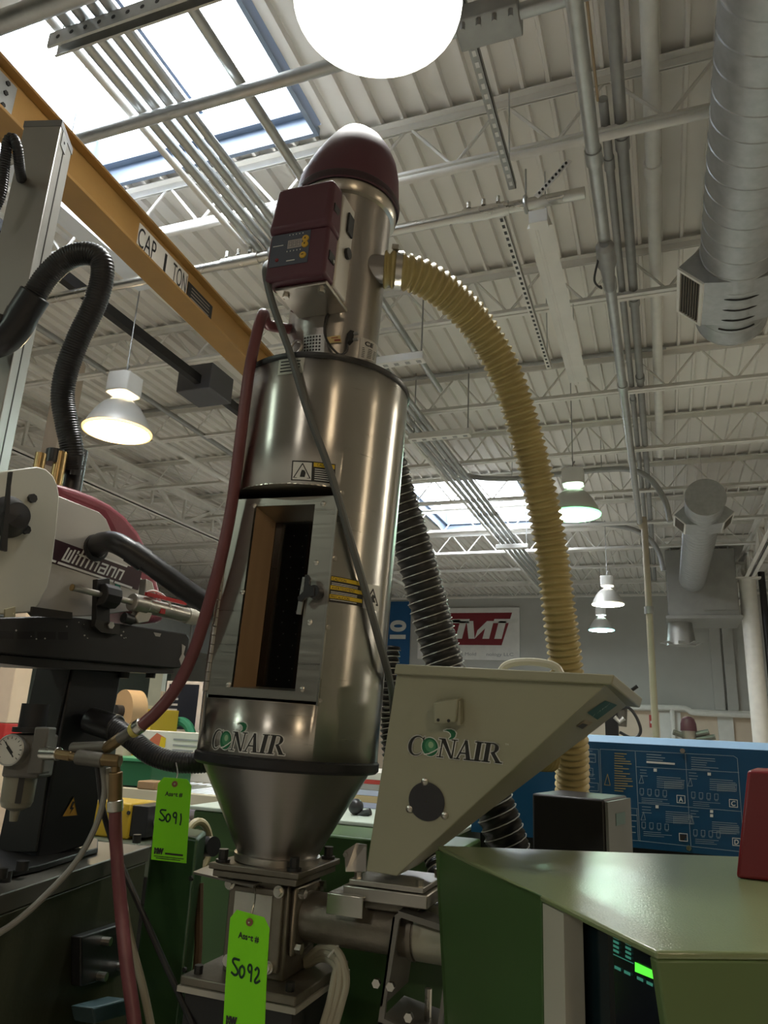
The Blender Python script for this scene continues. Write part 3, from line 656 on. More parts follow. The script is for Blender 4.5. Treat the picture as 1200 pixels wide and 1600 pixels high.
t = MB(); t.box(-.10, .10, .07, .073, .20, .58); t.build('inner_chamber', mat('dark_chamber', (.012,.013,.018), .5), hop, local=True)
t = MB(); t.box(.012, .058, yd+gd+.02, yd+gd+.023, .22, .56); t.build('inner_baffle', mat('brown_baffle', (.06,.035,.02), .4, metal=.4), hop, local=True)
dot = mat('dot_steel', (.45,.45,.50), .3, metal=.6)
pr = None
for xx in (-.015, .008):
    for k in range(14):
        c = Vector((xx+.003*math.sin(k*2.), yd+gd+.016, .265+k*.0185))
        if pr is None: pr = MB().sphere(c, .0011, 6, 4).build('screen_stud', dot, hop, local=True); c0 = c
        else: q = pr.copy(); col.objects.link(q); q.location = c-c0
# screws on door and shell
scr = []
for px, py in ((397, 790), (505, 787), (379, 925), (494, 879), (484, 972), (357, 1070), (472, 1077)): scr.append(dplane(px, py, yd-.003))
pr = None
for c in scr:
    if pr is None: pr = MB().lathe([(.0045, 0), (.0045, .001), (.003, .0022), (.001, .0026)], c, ax=(0,-1,0), n=10).build('screw', zinc, door, local=True); c0 = c
    else: q = pr.copy(); col.objects.link(q); q.location = c-c0
for px, py in ((534, 770), (523, 872), (513, 980), (500, 1095)):
    c = on_dryer(px, py, .148); n = Vector((c.x, c.y, 0)).normalized(); c = n*rcyl(c.z)+Vector((0,0,c.z)); MB().lathe([(.004, 0), (.0035, .0018), (.001, .0022)], c, ax=n, n=10).build('screw', zinc, hop, local=True)
# piano hinge
hx, hy = -.0975, yd-.002
pr = None
for k in range(22):
    z = S0+.012+k*.0142
    if pr is None: pr = MB().cyl((hx, hy, z), (hx, hy, z+.0128), .0048, 10).build('hinge_knuckle', zinc, door, local=True); zz0 = z
    else: q = pr.copy(); col.objects.link(q); q.location = (0, 0, z-zz0)
MB().box(-.1045, -.098, yd+.000, yd+.002, S0+.01, S1-.006).build('hinge_leaf', ssd, door, local=True)
# latch
k_ = dplane(492, 925, yd-.012)
lt = MB().cyl((k_.x, yd-.003, k_.z), (k_.x, yd-.018, k_.z), .0115, 20, .010).build('latch', rubber, door, local=True, bevel=.001)
t = MB(); pts = [dplane(px, py, yd-.014) for px, py in ((479, 899), (484, 899), (487, 905), (486, 915), (494, 918), (494, 932), (481, 934), (473, 941), (468, 940), (467, 934), (476, 925))]
t.prism(pts, (0, -.006, 0)); t.build('latch_wing', rubber, lt, local=True, bevel=.0012)
a, b_ = dplane(477, 902, yd-.006), dplane(467, 960, yd-.006); t = MB(); t.bar(a, b_, .008, .003, up=(0,-1,0)); t.build('latch_strike', zinc, door, local=True)
# rim trim of opening, right side
t = MB(); t.box(.0950, .0975, yd-.004, yd+.002, S0, S1); t.build('door_jamb', zinc, hop, local=True)

# ---- printed labels on the shell
def quad_label(p0, p1, p2, p3, off, rf=rcyl):   # px corners tl,tr,br,bl -> bilinear patch on shell
    q = [phis(on_dryer(*p, rf(.5) if rf is rcyl else rf(.86))) for p in (p0, p1, p2, p3)]
    def f(u, v, o_=0.):
        a = (q[3][0]*(1-u)+q[2][0]*u)*(1-v)+(q[0][0]*(1-u)+q[1][0]*u)*v
        s = (q[3][1]*(1-u)+q[2][1]*u)*(1-v)+(q[0][1]*(1-u)+q[1][1]*u)*v
        r = rf(s)+off+o_; return Vector((r*math.sin(a), -r*math.cos(a), s))
    return f
def patch(mb, f, u0, v0, u1, v1, o_, n=6, mi=0):
    for k in range(n):
        a, b = u0+(u1-u0)*k/n, u0+(u1-u0)*(k+1)/n; mb.face([f(a, v0, o_), f(b, v0, o_), f(b, v1, o_), f(a, v1, o_)], mi)
    return mb
f = quad_label((457, 720), (524, 726), (523, 757), (455, 751), .0006)
t = patch(MB(), f, 0, 0, 1, 1, 0); L1 = t.build('caution_label', ink, hop, local=True); lab(L1, 'black, white and yellow caution label')
t = MB(); patch(t, f, .03, .05, .46, .93, .0004, 4)
for k, wd in enumerate((.8, .95, .9, .85, .95, .75)): patch(t, f, .53, .08+.105*k, .53+.42*wd, .12+.105*k, .0004, 2)
t.build('label_panel', wht, L1, local=True)
t = MB(); patch(t, f, .50, .74, .98, .95, .0004, 3); t.build('label_header', yelp, L1, local=True)
t = MB(); put_text(t, 'CAUTION', lambda x, y: f(.58+x, .78+y, .0008), .18, width=.33)
g_ = lambda x, y: f(x, y, .0008)
stroke(t, [(.06, .14), (.25, .86), (.43, .14), (.06, .14)], .025, g_); poly(t, [(.20, .18), (.31, .18), (.33, .40), (.30, .52), (.24, .54), (.22, .42)], g_); t.build('label_print', ink, L1, local=True)
f3 = quad_label((517, 899), (569, 910), (566, 948), (513, 940), .0006)
t = patch(MB(), f3, 0, 0, 1, 1, 0); L2 = t.build('caution_label', ink, hop, local=True); lab(L2, 'black and yellow three-language caution label')
t = MB(); 
for v in (.84, .50, .16): patch(t, f3, .02, v-.02, .98, v+.13, .0004, 4)
t.build('label_stripe', yelp, L2, local=True)
t = MB()
for v, tx, wd in ((.83, 'CAUTION', .38), (.49, 'AVERTISSEMENT', .66), (.15, 'PRECAUCION', .52)): put_text(t, tx, (lambda v: lambda x, y: f3(.05+x, v+y, .0008))(v), .16, width=wd)
t.build('label_print', ink, L2, local=True)
t = MB()
for v in (.72, .66, .38, .32, .08): patch(t, f3, .04, v, .8, v+.025, .0004, 3)
t.build('label_text_lines', wht, L2, local=True)
f4 = quad_label((570, 912), (594, 916), (592, 955), (567, 950), .0006)
t = patch(MB(), f4, 0, 0, 1, 1, 0); L3 = t.build('warning_label', wht, hop, local=True); lab(L3, 'white label with black warning triangle')
t = MB(); g4 = lambda x, y: f4(x, y, .0005); stroke(t, [(.12, .22), (.5, .82), (.88, .22), (.12, .22)], .07, g4); poly(t, [(.28, .28), (.72, .30), (.60, .45), (.72, .52), (.5, .62), (.42, .50), (.35, .45)], g4); t.build('label_print', ink, L3, local=True)
f5 = quad_label((438, 563), (478, 560), (474, 584), (435, 588), .0006)
t = patch(MB(), f5, 0, 0, 1, 1, 0); L4 = t.build('rating_label', mat('grey_foil_label', (.42,.42,.36), .4, metal=.4), hop, local=True)
t = MB()
for v in (.75, .55, .35, .15): patch(t, f5, .1, v, .85, v+.08, .0005, 3)
t.build('label_text_lines', ink, L4, local=True)

# ---- CONAIR logo -------------------------------------------------------------
def logo_shapes():
    sh = .17; S = lambda pts: [(x+sh*y, y) for x, y in pts]
    bl = []; 
    def C(cx, cy, rx, ry):
        out = []; n = 22; a0, a1 = R(42), R(318)
        for k in range(n):
            q = []
            for t in (k/n, (k+1)/n):
                a = a0+(a1-a0)*t; th = .035+.15*max(0, math.sin((t)*math.pi))**1.3
                q.append(((cx+rx*math.cos(a), cy+ry*math.sin(a)), (cx+(rx-th)*math.cos(a)+.0, cy+(ry-th*.55)*math.sin(a))))
            out.append(S([q[0][0], q[1][0], q[1][1], q[0][1]]))
        out.append(S([(cx+rx*.62, cy+ry*.80), (cx+rx*.80, cy+ry*.98), (cx+rx*.80, cy+ry*.35), (cx+rx*.72, cy+ry*.35)]))
        return out
    bl += C(.43, .5, .46, .53)
    N = 1.62
    bl += [S([(N+.14,0),(N+.22,0),(N+.22,.98),(N+.14,.98)]), S([(N+.0,0),(N+.36,0),(N+.36,.05),(N+.0,.05)]), S([(N-.02,.95),(N+.34,.95),(N+.34,1.),(N-.02,1.)]),
           S([(N+.08,1.),(N+.33,1.),(N+.88,0),(N+.74,0)]), S([(N+.80,0),(N+.88,0),(N+.88,.97),(N+.80,.97)]), S([(N+.66,.95),(N+1.0,.95),(N+1.0,1.),(N+.66,1.)])]
    A = 2.60
    bl += [S([(A+.08,0),(A+.17,0),(A+.50,1.),(A+.43,1.)]), S([(A+.40,1.),(A+.55,1.),(A+.86,0),(A+.62,0)]), S([(A+.20,.30),(A+.68,.30),(A+.66,.37),(A+.22,.37)]), S([(A-.04,0),(A+.28,0),(A+.28,.05),(A-.04,.05)]), S([(A+.50,0),(A+.96,0),(A+.96,.05),(A+.50,.05)])]
    I = 3.56
    bl += [S([(I+.10,0),(I+.34,0),(I+.34,1.),(I+.10,1.)]), S([(I,0),(I+.44,0),(I+.44,.05),(I,.05)]), S([(I,.95),(I+.44,.95),(I+.44,1.),(I,1.)])]
    Q = 4.04
    bl += [S([(Q+.10,0),(Q+.34,0),(Q+.34,1.),(Q+.10,1.)]), S([(Q,0),(Q+.44,0),(Q+.44,.05),(Q,.05)]), S([(Q,.95),(Q+.5,.95),(Q+.5,1.),(Q,1.)])]
    n = 10
    for k in range(n):
        q = []
        for t in (k/n, (k+1)/n):
            a = R(90-180*t); th = .05+.15*math.sin(t*math.pi); q.append(((Q+.45+.34*math.cos(a), .74+.26*math.sin(a)), (Q+.45+(.34-th)*math.cos(a), .74+(.26-.05)*math.sin(a))))
        bl.append(S([q[0][0], q[1][0], q[1][1], q[0][1]]))
    bl += [S([(Q+.40,.50),(Q+.62,.50),(Q+1.02,0),(Q+.76,0)]), S([(Q+.72,0),(Q+1.08,0),(Q+1.08,.05),(Q+.72,.05)])]
    sw = [(2.02,1.42),(2.20,1.50),(2.42,1.52),(2.60,1.46),(2.68,1.34),(2.64,1.16),(2.52,1.04),(2.32,.98),(2.30,1.02),(2.42,1.14),(2.40,1.28),(2.30,1.38),(2.16,1.42)]
    return bl, sw
def conair(parent, fn, local):
    bl, sw = logo_shapes()
    disc = lambda cx, cy, rx, ry: [(cx+rx*math.cos(R(k*15)), cy+ry*math.sin(R(k*15))) for k in range(24)]
    w_ = MB(); f0 = fn(0.)
    for pl in bl+[sw]: stroke(w_, list(pl)+[pl[0]], .11, f0)
    poly(w_, disc(1.26, .5, .50, .53), f0); 
    o = w_.build('logo_outline', wht, parent, local=local, smooth=0)
    k = MB(); f1 = fn(.0004)
    for pl in bl: poly(k, pl, f1)
    lab(k.build('logo_letters', ink, o, local=local, smooth=0), 'black CONAIR lettering')
    g = MB(); poly(g, disc(1.26, .5, .45, .485), fn(.0007)); poly(g, sw, f1); g.build('logo_globe', mat('logo_green', (.01,.14,.055), .5), o, local=local, smooth=0)
    g = MB(); poly(g, disc(1.29, .56, .30, .33), fn(.0009)); g.build('logo_globe_face', mat('logo_mid_green', (.06,.25,.12), .5), o, local=local, smooth=0)
    g = MB(); poly(g, disc(1.32, .62, .15, .17), fn(.0011)); g.build('logo_globe_light', mat('logo_pale_green', (.30,.48,.28), .5), o, local=local, smooth=0)
    g = MB(); stroke(g, [(.95, .08), (1.2, .14), (1.5, .30), (1.85, .55)], .06, fn(.0012)); put_text(g, 'TM', lambda x, y: fn(.0004)(5.28+x, .95+y), .14); g.build('logo_swoosh', wht, o, local=local, smooth=0)
pl, _ = phis(on_dryer(330, 1166, .1455)); pr_, _ = phis(on_dryer(446, 1178, .1455))
ul = (pr_-pl)*.1455/5.2
sl_ = on_dryer(332, 1169, .1455).z; sr_ = on_dryer(443, 1180, .1455).z
def logo_fn(off): g = cylfn(pl, sl_, .0006+off); return lambda x, y: g(x*ul, y*.0265+(sr_-sl_)*x/5.2)
conair(hop, logo_fn, True)

# ================================================================== VACUUM LOADER
ld = thing('vacuum_loader', 'stainless vacuum loader with maroon hood and control box on the hopper', 'loader', frame=DF @ Matrix.Translation((0, 0, .79)))
FRAMES[ld.name] = DF.copy()     # parts are given in hopper coordinates
LF = Matrix.Translation((0, 0, -.79))
def lbuild(mbx, name, m, parent=ld, **kw):
    for k in range(len(mbx.v)): mbx.v[k] = Vector((mbx.v[k].x, mbx.v[k].y, mbx.v[k].z-.79))
    return mbx.build(name, m, parent, local=True, **kw)
ssl = brushed('loader_stainless', (.40,.38,.36), .38, (5, 5, 260), .7)
lbuild(MB().lathe([(rtube(.79), .79), (rtube(1.17), 1.17)], n=64), 'body_tube', ssl)
lbuild(MB().lathe([(.089, 1.160), (.097, 1.163), (.100, 1.170), (.100, 1.186), (.094, 1.190)], n=64, caps=False), 'clamp_ring', ssd)
# hood: lofted dome with a sloping front
mbh = MB(); secs = [(1.186, .1035, 0, 0), (1.205, .104, 0, 0), (1.235, .101, .001, 0), (1.265, .095, .004, .002), (1.297, .085, .007, .004), (1.330, .071, .007, .008), (1.360, .056, .004, .012), (1.386, .040, -.003, .017), (1.404, .026, -.010, .021), (1.413, .013, -.014, .024)]
n = 48
for z, r, cx, cy in secs:
    for j in range(n):
        a = 2*math.pi*j/n; mbh.v.append(Vector((cx+r*math.cos(a), cy+r*math.sin(a), z)))
for i in range(len(secs)-1):
    for j in range(n): mbh.f.append((i*n+j, i*n+(j+1) % n, (i+1)*n+(j+1) % n, (i+1)*n+j)); mbh.m.append(0)
mbh.f.append(tuple((len(secs)-1)*n+j for j in range(n))); mbh.m.append(0)
lbuild(mbh, 'hood', maroon, smooth=60)
lbuild(MB().lathe([(.084, 1.187), (.101, 1.187), (.105, 1.190), (.106, 1.200), (.104, 1.204)], n=64, caps=False), 'hood_lip', mat('dark_maroon_lip', (.03,.012,.018), .4))
# control box
bx0, bx1, yf, ym, yb = -.044, .071, -.20, -.155, -.104
bz0, bz1, bzs = .907, 1.097, 1.002
cb = lbuild(MB().box(bx0, bx1, ym, yb, bz0+.0, bz1-.004), 'control_case', mat('light_steel_case', (.62,.60,.55), .4, metal=.3), bevel=.003)
t = MB(); t.hexa([(bx0,yf,bzs), (bx1,yf,bzs), (bx1+.004,ym,bzs-.012), (bx0-.004,ym,bzs-.012)], [(bx0+.004,yf+.008,bz1), (bx1-.004,yf+.008,bz1), (bx1,ym,bz1), (bx0,ym,bz1)]); cov = lbuild(t, 'upper_cover', maroon, cb, bevel=.009, seg=3)
t = MB(); t.box(bx0+.002, bx1-.001, yf+.006, ym, bz0, bzs-.002); lc = lbuild(t, 'control_face', maroon, cb, bevel=.006, seg=3)
panelm = mat('grey_blue_panel', (.075,.085,.115), .45)
yq = yf+.005
t = MB(); t.box(bx0+.008, bx1-.034, yq, yq+.004, bz0+.026, bzs-.006); lbuild(t, 'display_panel', panelm, cb)
pf = lambda off: (lambda x, y: Vector((bx0+.008+x*(bx1-bx0-.042), yq-off, bz0+.026+y*(bzs-bz0-.032))))
t = MB(); rect(t, .44, .50, .80, .76, pf(.0006)); lbuild(t, 'readout', mat('pale_lcd', (.42,.38,.36), .35), cb, smooth=0)
t = MB(); g = pf(.0012)
for k in range(3):
    xx = .48+.105*k
    for a, b in (((0, .06), (.07, .06)), ((0, .16), (.07, .16)), ((0, .23), (.07, .23)), ((0, .06), (0, .23)), ((.07, .06), (.07, .23))): stroke(t, [(xx+a[0], .50+a[1]-.02), (xx+b[0], .50+b[1]-.02)], .012, g)
lbuild(t, 'readout_digits', mat('lcd_digit_grey', (.16,.15,.17), .5), cb, smooth=0)
ylb = mat('yellow_button', (.60,.36,.03), .45)
for cx, cy in ((.89, .74), (.89, .56), (.87, .23)):
    c = pf(0)(cx, cy); q = lbuild(MB().lathe([(.0062, 0), (.0058, .0018), (.004, .0024)], c, ax=(0,-1,0), n=16), 'button', ylb, cb)
    t = MB(); sgn = 1 if cy > .6 else -1
    if cy > .5: poly(t, [(cx-.025, cy-.03*sgn), (cx+.025, cy-.03*sgn), (cx, cy+.04*sgn)], pf(.0028))
    else: rect(t, cx-.03, cy-.012, cx+.03, cy+.012, pf(.0028))
    lbuild(t, 'button_mark', ink, cb, smooth=0)
t = MB()
for k in range(5): rect(t, .46+.085*k, .90, .48+.085*k, .935, g); rect(t, .44+.085*k, .39, .46+.085*k, .43, g)
rect(t, .06, .62, .33, .645, g); rect(t, .46, .10, .68, .13, g); lbuild(t, 'panel_print', wht, cb, smooth=0)
c = pf(0)(.20, .20); lbuild(MB().sphere(c, .0035, 8, 6), 'indicator', mat('dim_red_lens', (.22,.03,.04), .3), cb)
# side details: switch, knob, cover screw
t = MB(); xs = bx1+.0005; t.hexa([(xs,-.134,1.030),(xs+.004,-.134,1.030),(xs+.004,-.112,1.030),(xs,-.112,1.030)], [(xs,-.134,1.070),(xs+.004,-.134,1.070),(xs+.004,-.112,1.070),(xs,-.112,1.070)]); lbuild(t, 'rocker_switch', blackp, cb, bevel=.001)
lbuild(MB().cyl((xs, -.123, .992), (xs+.006, -.123, .992), .010, 16), 'fuse_knob', blackp, cb)
t = MB(); t.box(bx1-.004, bx1+.001, -.185, -.165, .940, .957); lbuild(t, 'cover_slot', blackp, cb); lbuild(MB().cyl((bx1, -.17, .944), (bx1+.003, -.17, .944), .003, 8), 'cover_screw', zinc, cb)
t = MB(); t.box(bx1-.004, bx1+.001, -.185, -.165, 1.035, 1.050); lbuild(t, 'cover_slot', blackp, cb)
# bracket under the box
t = MB(); t.box(bx0+.014, bx1-.004, -.176, -.085, bz0-.007, bz0-.0005); br = lbuild(t, 'box_bracket', ssd, bevel=.002)
for xx in (bx0+.028, bx1-.02): t = MB(); bolt(t, (xx, -.160, bz0-.007), (0,0,-1), .006, .006); lbuild(t, 'bracket_bolt', zinc, br)
# toggle clamps
for px, py in ((467, 478), (521, 476)):
    c = on_dryer(px, py, .089); nrm = Vector((c.x, c.y, 0)).normalized(); tg = Vector((0,0,1)); sd_ = nrm.cross(tg)
    t = MB(); t.obox(c+nrm*.005, sd_*.006, nrm*.006, tg*.016); k1 = lbuild(t, 'toggle_clamp', zinc, bevel=.001)
    t = MB(); t.cyl(c+nrm*.012-sd_*.008+tg*.008, c+nrm*.012+sd_*.008+tg*.008, .003, 8); lbuild(t, 'clamp_pin', zinc, k1); t = MB(); t.obox(c+nrm*.013-tg*.004, sd_*.004, nrm*.002, tg*.013); lbuild(t, 'clamp_lever', zinc, k1)
# perforated screen
fp = quad_label((475, 526), (508, 522), (506, 555), (474, 556), .0008, rtube)
t = patch(MB(), fp, 0, 0, 1, 1, 0); ps = lbuild(t, 'vent_screen', galv)
pr = None
for i in range(6):
    for j in range(6):
        c = fp(.08+.14*i, .08+.16*j, .0004); nrm = Vector((c.x, c.y, 0)).normalized()
        lbuild(MB().cyl(c, c+nrm*.0003, .0021, 8), 'vent_hole', blackp, ps)
fc = quad_label((563, 527), (589, 541), (585, 566), (560, 560), .0008, rtube)
t = patch(MB(), fc, 0, 0, 1, 1, 0); cl = lbuild(t, 'rating_plate', mat('pale_foil', (.55,.54,.50), .4), ld); lab(cl, 'pale CE rating plate')
t = MB()
put_text(t, 'CE', lambda x, y: fc(.18+x, .66+y, .0005), .30, bold=.01, width=.42)
for k in range(6): patch(t, fc, .1, .08+.085*k, .9, .115+.085*k, .0005, 2)
lbuild(t, 'plate_print', ink, cl, smooth=0)
c = on_dryer(545, 530, .09); nrm = Vector((c.x, c.y, 0)).normalized(); sd_ = nrm.cross(Vector((0,0,1)))
t = MB(); t.obox(c+nrm*.006, sd_*.004, nrm*.008, Vector((0,0,.011))); cn = lbuild(t, 'sensor_connector', blackp, ld, bevel=.001)
for dz in (-.006, .006): t = MB(); t.cyl(c+nrm*.006+Vector((0,0,dz)), c+nrm*.020-sd_*.010+Vector((0,0,dz)), .003, 8); lbuild(t, 'terminal', galvd, cn)
ft = quad_label((511, 528), (531, 525), (533, 536), (512, 538), .003, rtube)
t = patch(MB(), ft, 0, 0, 1, 1, 0, 3); yt = lbuild(t, 'cable_flag', mat('yellow_tag_paper', (.70,.55,.25), .6), ld)
t = MB(); patch(t, ft, .3, .65, .8, .78, .0005, 2); patch(t, ft, .5, .2, .95, .45, .0005, 2); lbuild(t, 'flag_print', mat('red_brown_print', (.35,.08,.05), .6), yt)
t = MB(); t.tube(spline([on_dryer(*q, .0935) for q in ((519, 478), (510, 495), (507, 515), (510, 530), (520, 545), (532, 554), (542, 548), (543, 538))]), .0022, 6); lbuild(t, 'sensor_cable', rubber, ld)
t = MB(); c = on_dryer(464, 545, .094); t.tube([c+Vector((.011*math.cos(a), -.004+.004*math.sin(a), .015*math.sin(a))) for a in [2*math.pi*k/16 for k in range(16)]], .0025, 6, closed=True); lbuild(t, 'lift_ring', zinc, ld)
# hose inlet with clamp
ic = on_dryer(600, 424, .089); inr = Vector((.97, .05, 0)).normalized()
IN0 = Vector((.085, -.012, 1.034)); INd = Vector((.93, .36, .0)).normalized()
t = MB(); t.cyl(IN0-INd*.02, IN0+INd*.055, .026, 24); lbuild(t, 'hose_spigot', ssl)
t = MB(); t.cyl(IN0+INd*.034, IN0+INd*.046, .0365, 28); hc = lbuild(t, 'hose_clamp', zinc)
t = MB(); t.obox(IN0+INd*.040+Vector((0,-.02,.034)), INd*.006, Vector((0,.008,0)), Vector((0,0,.005))); lbuild(t, 'clamp_screw', zinc, hc)

# ================================================================== HOSES AND CABLES AROUND IT
yhm = mat('yellow_ribbed_hose', (.44,.36,.15), .5, var=.15, nscale=15)
hs = DF @ (IN0+INd*.012)
hp = [hs, hs+(DF.to_3x3() @ INd)*.03]+[PD(px, py, d) for px, py, d in ((660, 434, 1.405), (700, 460, 1.43), (745, 507, 1.46), (789, 582, 1.49), (819, 670, 1.51), (842, 760, 1.52), (860, 850, 1.53), (873, 950, 1.51), (884, 1040, 1.51), (891, 1130, 1.51), (894, 1200, 1.52), (893, 1290, 1.53), (892, 1400, 1.53))]
o = thing('material_hose', 'yellow ribbed material hose looping from the loader down behind the hopper', 'hose', hp[-1])
t = MB(); ribbed(t, hp, .0320, .0036, .0140, 24, 8); t.build('hose', yhm, o, smooth=60)
t = MB(); q = PD(892, 1399, 1.53); t.cyl(q, q-Vector((0,0,q.z)), .03, 12); t.build('hose_riser', yhm, o)
gcm = mat('grey_cable_jacket', (.10,.105,.10), .45)
cp = [DF @ Vector(v) for v in ((bx0-.001, -.13, .985), (bx0-.016, -.155, .975))]+[DF @ on_dryer(px, py, r_) for px, py, r_ in ((415, 425, .19), (424, 468, .185), (440, 515, .175), (456, 560, .168), (480, 640, .162), (515, 735, .160), (545, 835, .160), (570, 920, .158), (592, 1000, .157), (606, 1050, .158))]+[PD(613, 1090, 1.26), PD(615, 1150, 1.27), PD(612, 1220, 1.3)]
tag(MB().tube(spline(cp, 8), .0062, 10).build('power_cable', gcm), 'grey cable falling from the control box across the hopper shell', 'cable')
cp = [DF @ on_dryer(px, py, .153) for px, py in ((566, 925), (577, 980), (584, 1030), (586, 1090), (585, 1140))]
rhm = mat('red_rubber_hose', (.16,.05,.055), .4, var=.15, nscale=12)
rp = [DF @ Vector((-.05, -.05, .90)), DF @ Vector((-.080, -.10, .885))]+[PD(*v) for v in ((410, 492, 1.30), (393, 560, 1.26), (384, 620, 1.24), (374, 700, 1.22), (362, 790, 1.20), (346, 870, 1.18), (326, 945, 1.165), (302, 1020, 1.155), (275, 1075, 1.15), (245, 1112, 1.145), (218, 1136, 1.14))]
tag(MB().tube(spline(rp, 8), .0098, 14).build('air_hose', rhm), 'red rubber air hose hanging from the loader down to the brass fitting', 'hose')
# black wire-wound return hose behind
bh = [PD(*v) for v in ((600, 700, 1.60), (622, 780, 1.60), (645, 855, 1.59), (668, 940, 1.58), (692, 1030, 1.56), (722, 1130, 1.53), (760, 1225, 1.50), (790, 1310, 1.47), (812, 1390, 1.45), (825, 1480, 1.44))]
def wirehose(name, lbl, pts, r, pitch, parent=None):
    o = thing(name, lbl, 'hose', pts[-1]); t = MB(); ribbed(t, pts, r, .0022, pitch, 22); t.build('hose', rubber, o, smooth=60)
    p_ = resample(spline(pts, 16), pitch); pr_ = MB()
    hx_ = resample(spline(pts, 16), pitch/14); wire = []
    prev = None
    for i, c in enumerate(hx_):
        tn = (hx_[min(i+1, len(hx_)-1)]-hx_[max(i-1, 0)]).normalized()
        if prev is None: prev = tn.orthogonal().normalized()
        prev = (prev-tn*prev.dot(tn)).normalized(); b = tn.cross(prev); a = 2*math.pi*i/14
        wire.append(c+(prev*math.cos(a)+b*math.sin(a))*(r+.0022))
    pr_.tube(wire, .0013, 4, caps=False); pr_.build('wire_helix', mat('pale_wire', (.45,.45,.42), .4, metal=.5), o); return o
wirehose('return_air_hose', 'thick black hose wound with pale wire behind the beige feeder hopper', bh, .040, .019)
sh_ = [PD(*v) for v in ((614, 1010, 1.52), (608, 1070, 1.5), (606, 1140, 1.5), (620, 1230, 1.45), (655, 1300, 1.33), (680, 1350, 1.26), (690, 1420, 1.22), (694, 1500, 1.20))]
wirehose('small_wire_hose', 'slim black wire-wound hose dropping past the feeder slide', sh_, .014, .012)
# ================================================================== FEED BLOCK UNDER THE HOPPER
cx, cy = DB.x, DB.y; zt0 = DB.z-.006
caststeel = mat('cast_steel', (.21,.19,.155), .45, metal=.75, var=.2, nscale=12, bump=.08, bscale=90)
darkst = mat('dark_oily_steel', (.045,.042,.038), .42, metal=.5, var=.2, nscale=8)
beige = mat('beige_feeder_paint', (.335,.33,.235), .42, var=.05, nscale=4, bump=.02, bscale=120)
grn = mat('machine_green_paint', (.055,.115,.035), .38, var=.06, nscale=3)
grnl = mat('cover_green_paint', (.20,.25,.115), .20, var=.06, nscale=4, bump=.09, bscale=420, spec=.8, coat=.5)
fb = thing('feed_block', 'grimy steel feed block with sight window under the drying hopper', 'feed block', (cx, cy, 0))
zc = zat(cx+.075, cy-.075, 1388); zm = (zt0+zc)/2
def sq(a, z0, z1, dx=0, dy=0): return MB().box(cx-a+dx, cx+a+dx, cy-a+dy, cy+a+dy, z0, z1)
sq(.075, zm+.001, zt0).build('top_flange', caststeel, fb, bevel=.0015)
sq(.070, zc, zm).build('lower_flange', caststeel, fb, bevel=.0015)
for sx, sy in ((-1,-1), (1,-1), (1,1), (-1,1)):
    t = MB(); t.cyl((cx+sx*.060, cy+sy*.060, zt0), (cx+sx*.060, cy+sy*.060, zt0+.004), .011, 12); t.cyl((cx+sx*.060, cy+sy*.060, zt0+.004), (cx+sx*.060, cy+sy*.060, zt0+.018), .0075, 8); t.build('flange_bolt', bolt_m, fb)
zl = zat(cx+.088, cy-.088, 1556)
ba = .050
sq(ba, zl, zc).build('block_body', caststeel, fb, bevel=.003)
# slide plate
t = MB(); t.prism([PZ(302, 1362, zc-.002), PZ(330, 1350, zc-.002), PZ(424, 1368, zc-.002), PZ(396, 1384, zc-.002)], (0, 0, -.003)); t.build('slide_plate', steel, fb)
t = MB(); t.prism([PZ(335, 1349, zc+.001), PZ(352, 1345, zc+.001), PZ(440, 1365, zc+.001), PZ(428, 1371, zc+.001)], (0, 0, -.004)); t.build('slide_knife', steel, fb)
# sight window on the front face
yw = cy-ba
za, zb2 = zat(cx-.02, yw, 1500), zat(cx-.02, yw, 1392)
t = MB(); t.box(cx-ba+.004, cx+ba-.006, yw-.008, yw, za-.008, zb2+.008); wf = t.build('window_frame', caststeel, fb, bevel=.002)
t = MB(); t.box(cx-ba+.016, cx+ba-.022, yw-.010, yw-.008, za, zb2); t.build('sight_glass', mat('cloudy_glass', (.42,.42,.38), .25, var=.15, nscale=20), wf)
for px, py in ((361, 1380), (437, 1393), (420, 1511), (358, 1500)):
    q = PY(px, py, yw-.008); t = MB(); t.cyl(q, q+V((0,-.004,0)), .0085, 14); t.cyl(q+V((0,-.004,0)), q+V((0,-.009,0)), .006, 6); t.build('window_bolt', zinc, wf)
# bottom plate
sq(.092, zl-.012, zl).build('base_plate', caststeel, fb, bevel=.002)
sq(.094, zl-.020, zl-.0125).build('gasket_plate', mat('pale_gasket', (.40,.38,.33), .6), fb)
for sx, sy in ((-1,-1), (1,-1), (1,1), (-1,1)): t = MB(); t.cyl((cx+sx*.074, cy+sy*.074, zl), (cx+sx*.074, cy+sy*.074, zl+.011), .0065, 8); t.build('base_bolt', bolt_m, fb)
sq(.085, 0, zl-.0205).build('throat_housing', mat('black_throat', (.015,.015,.016), .45), fb)
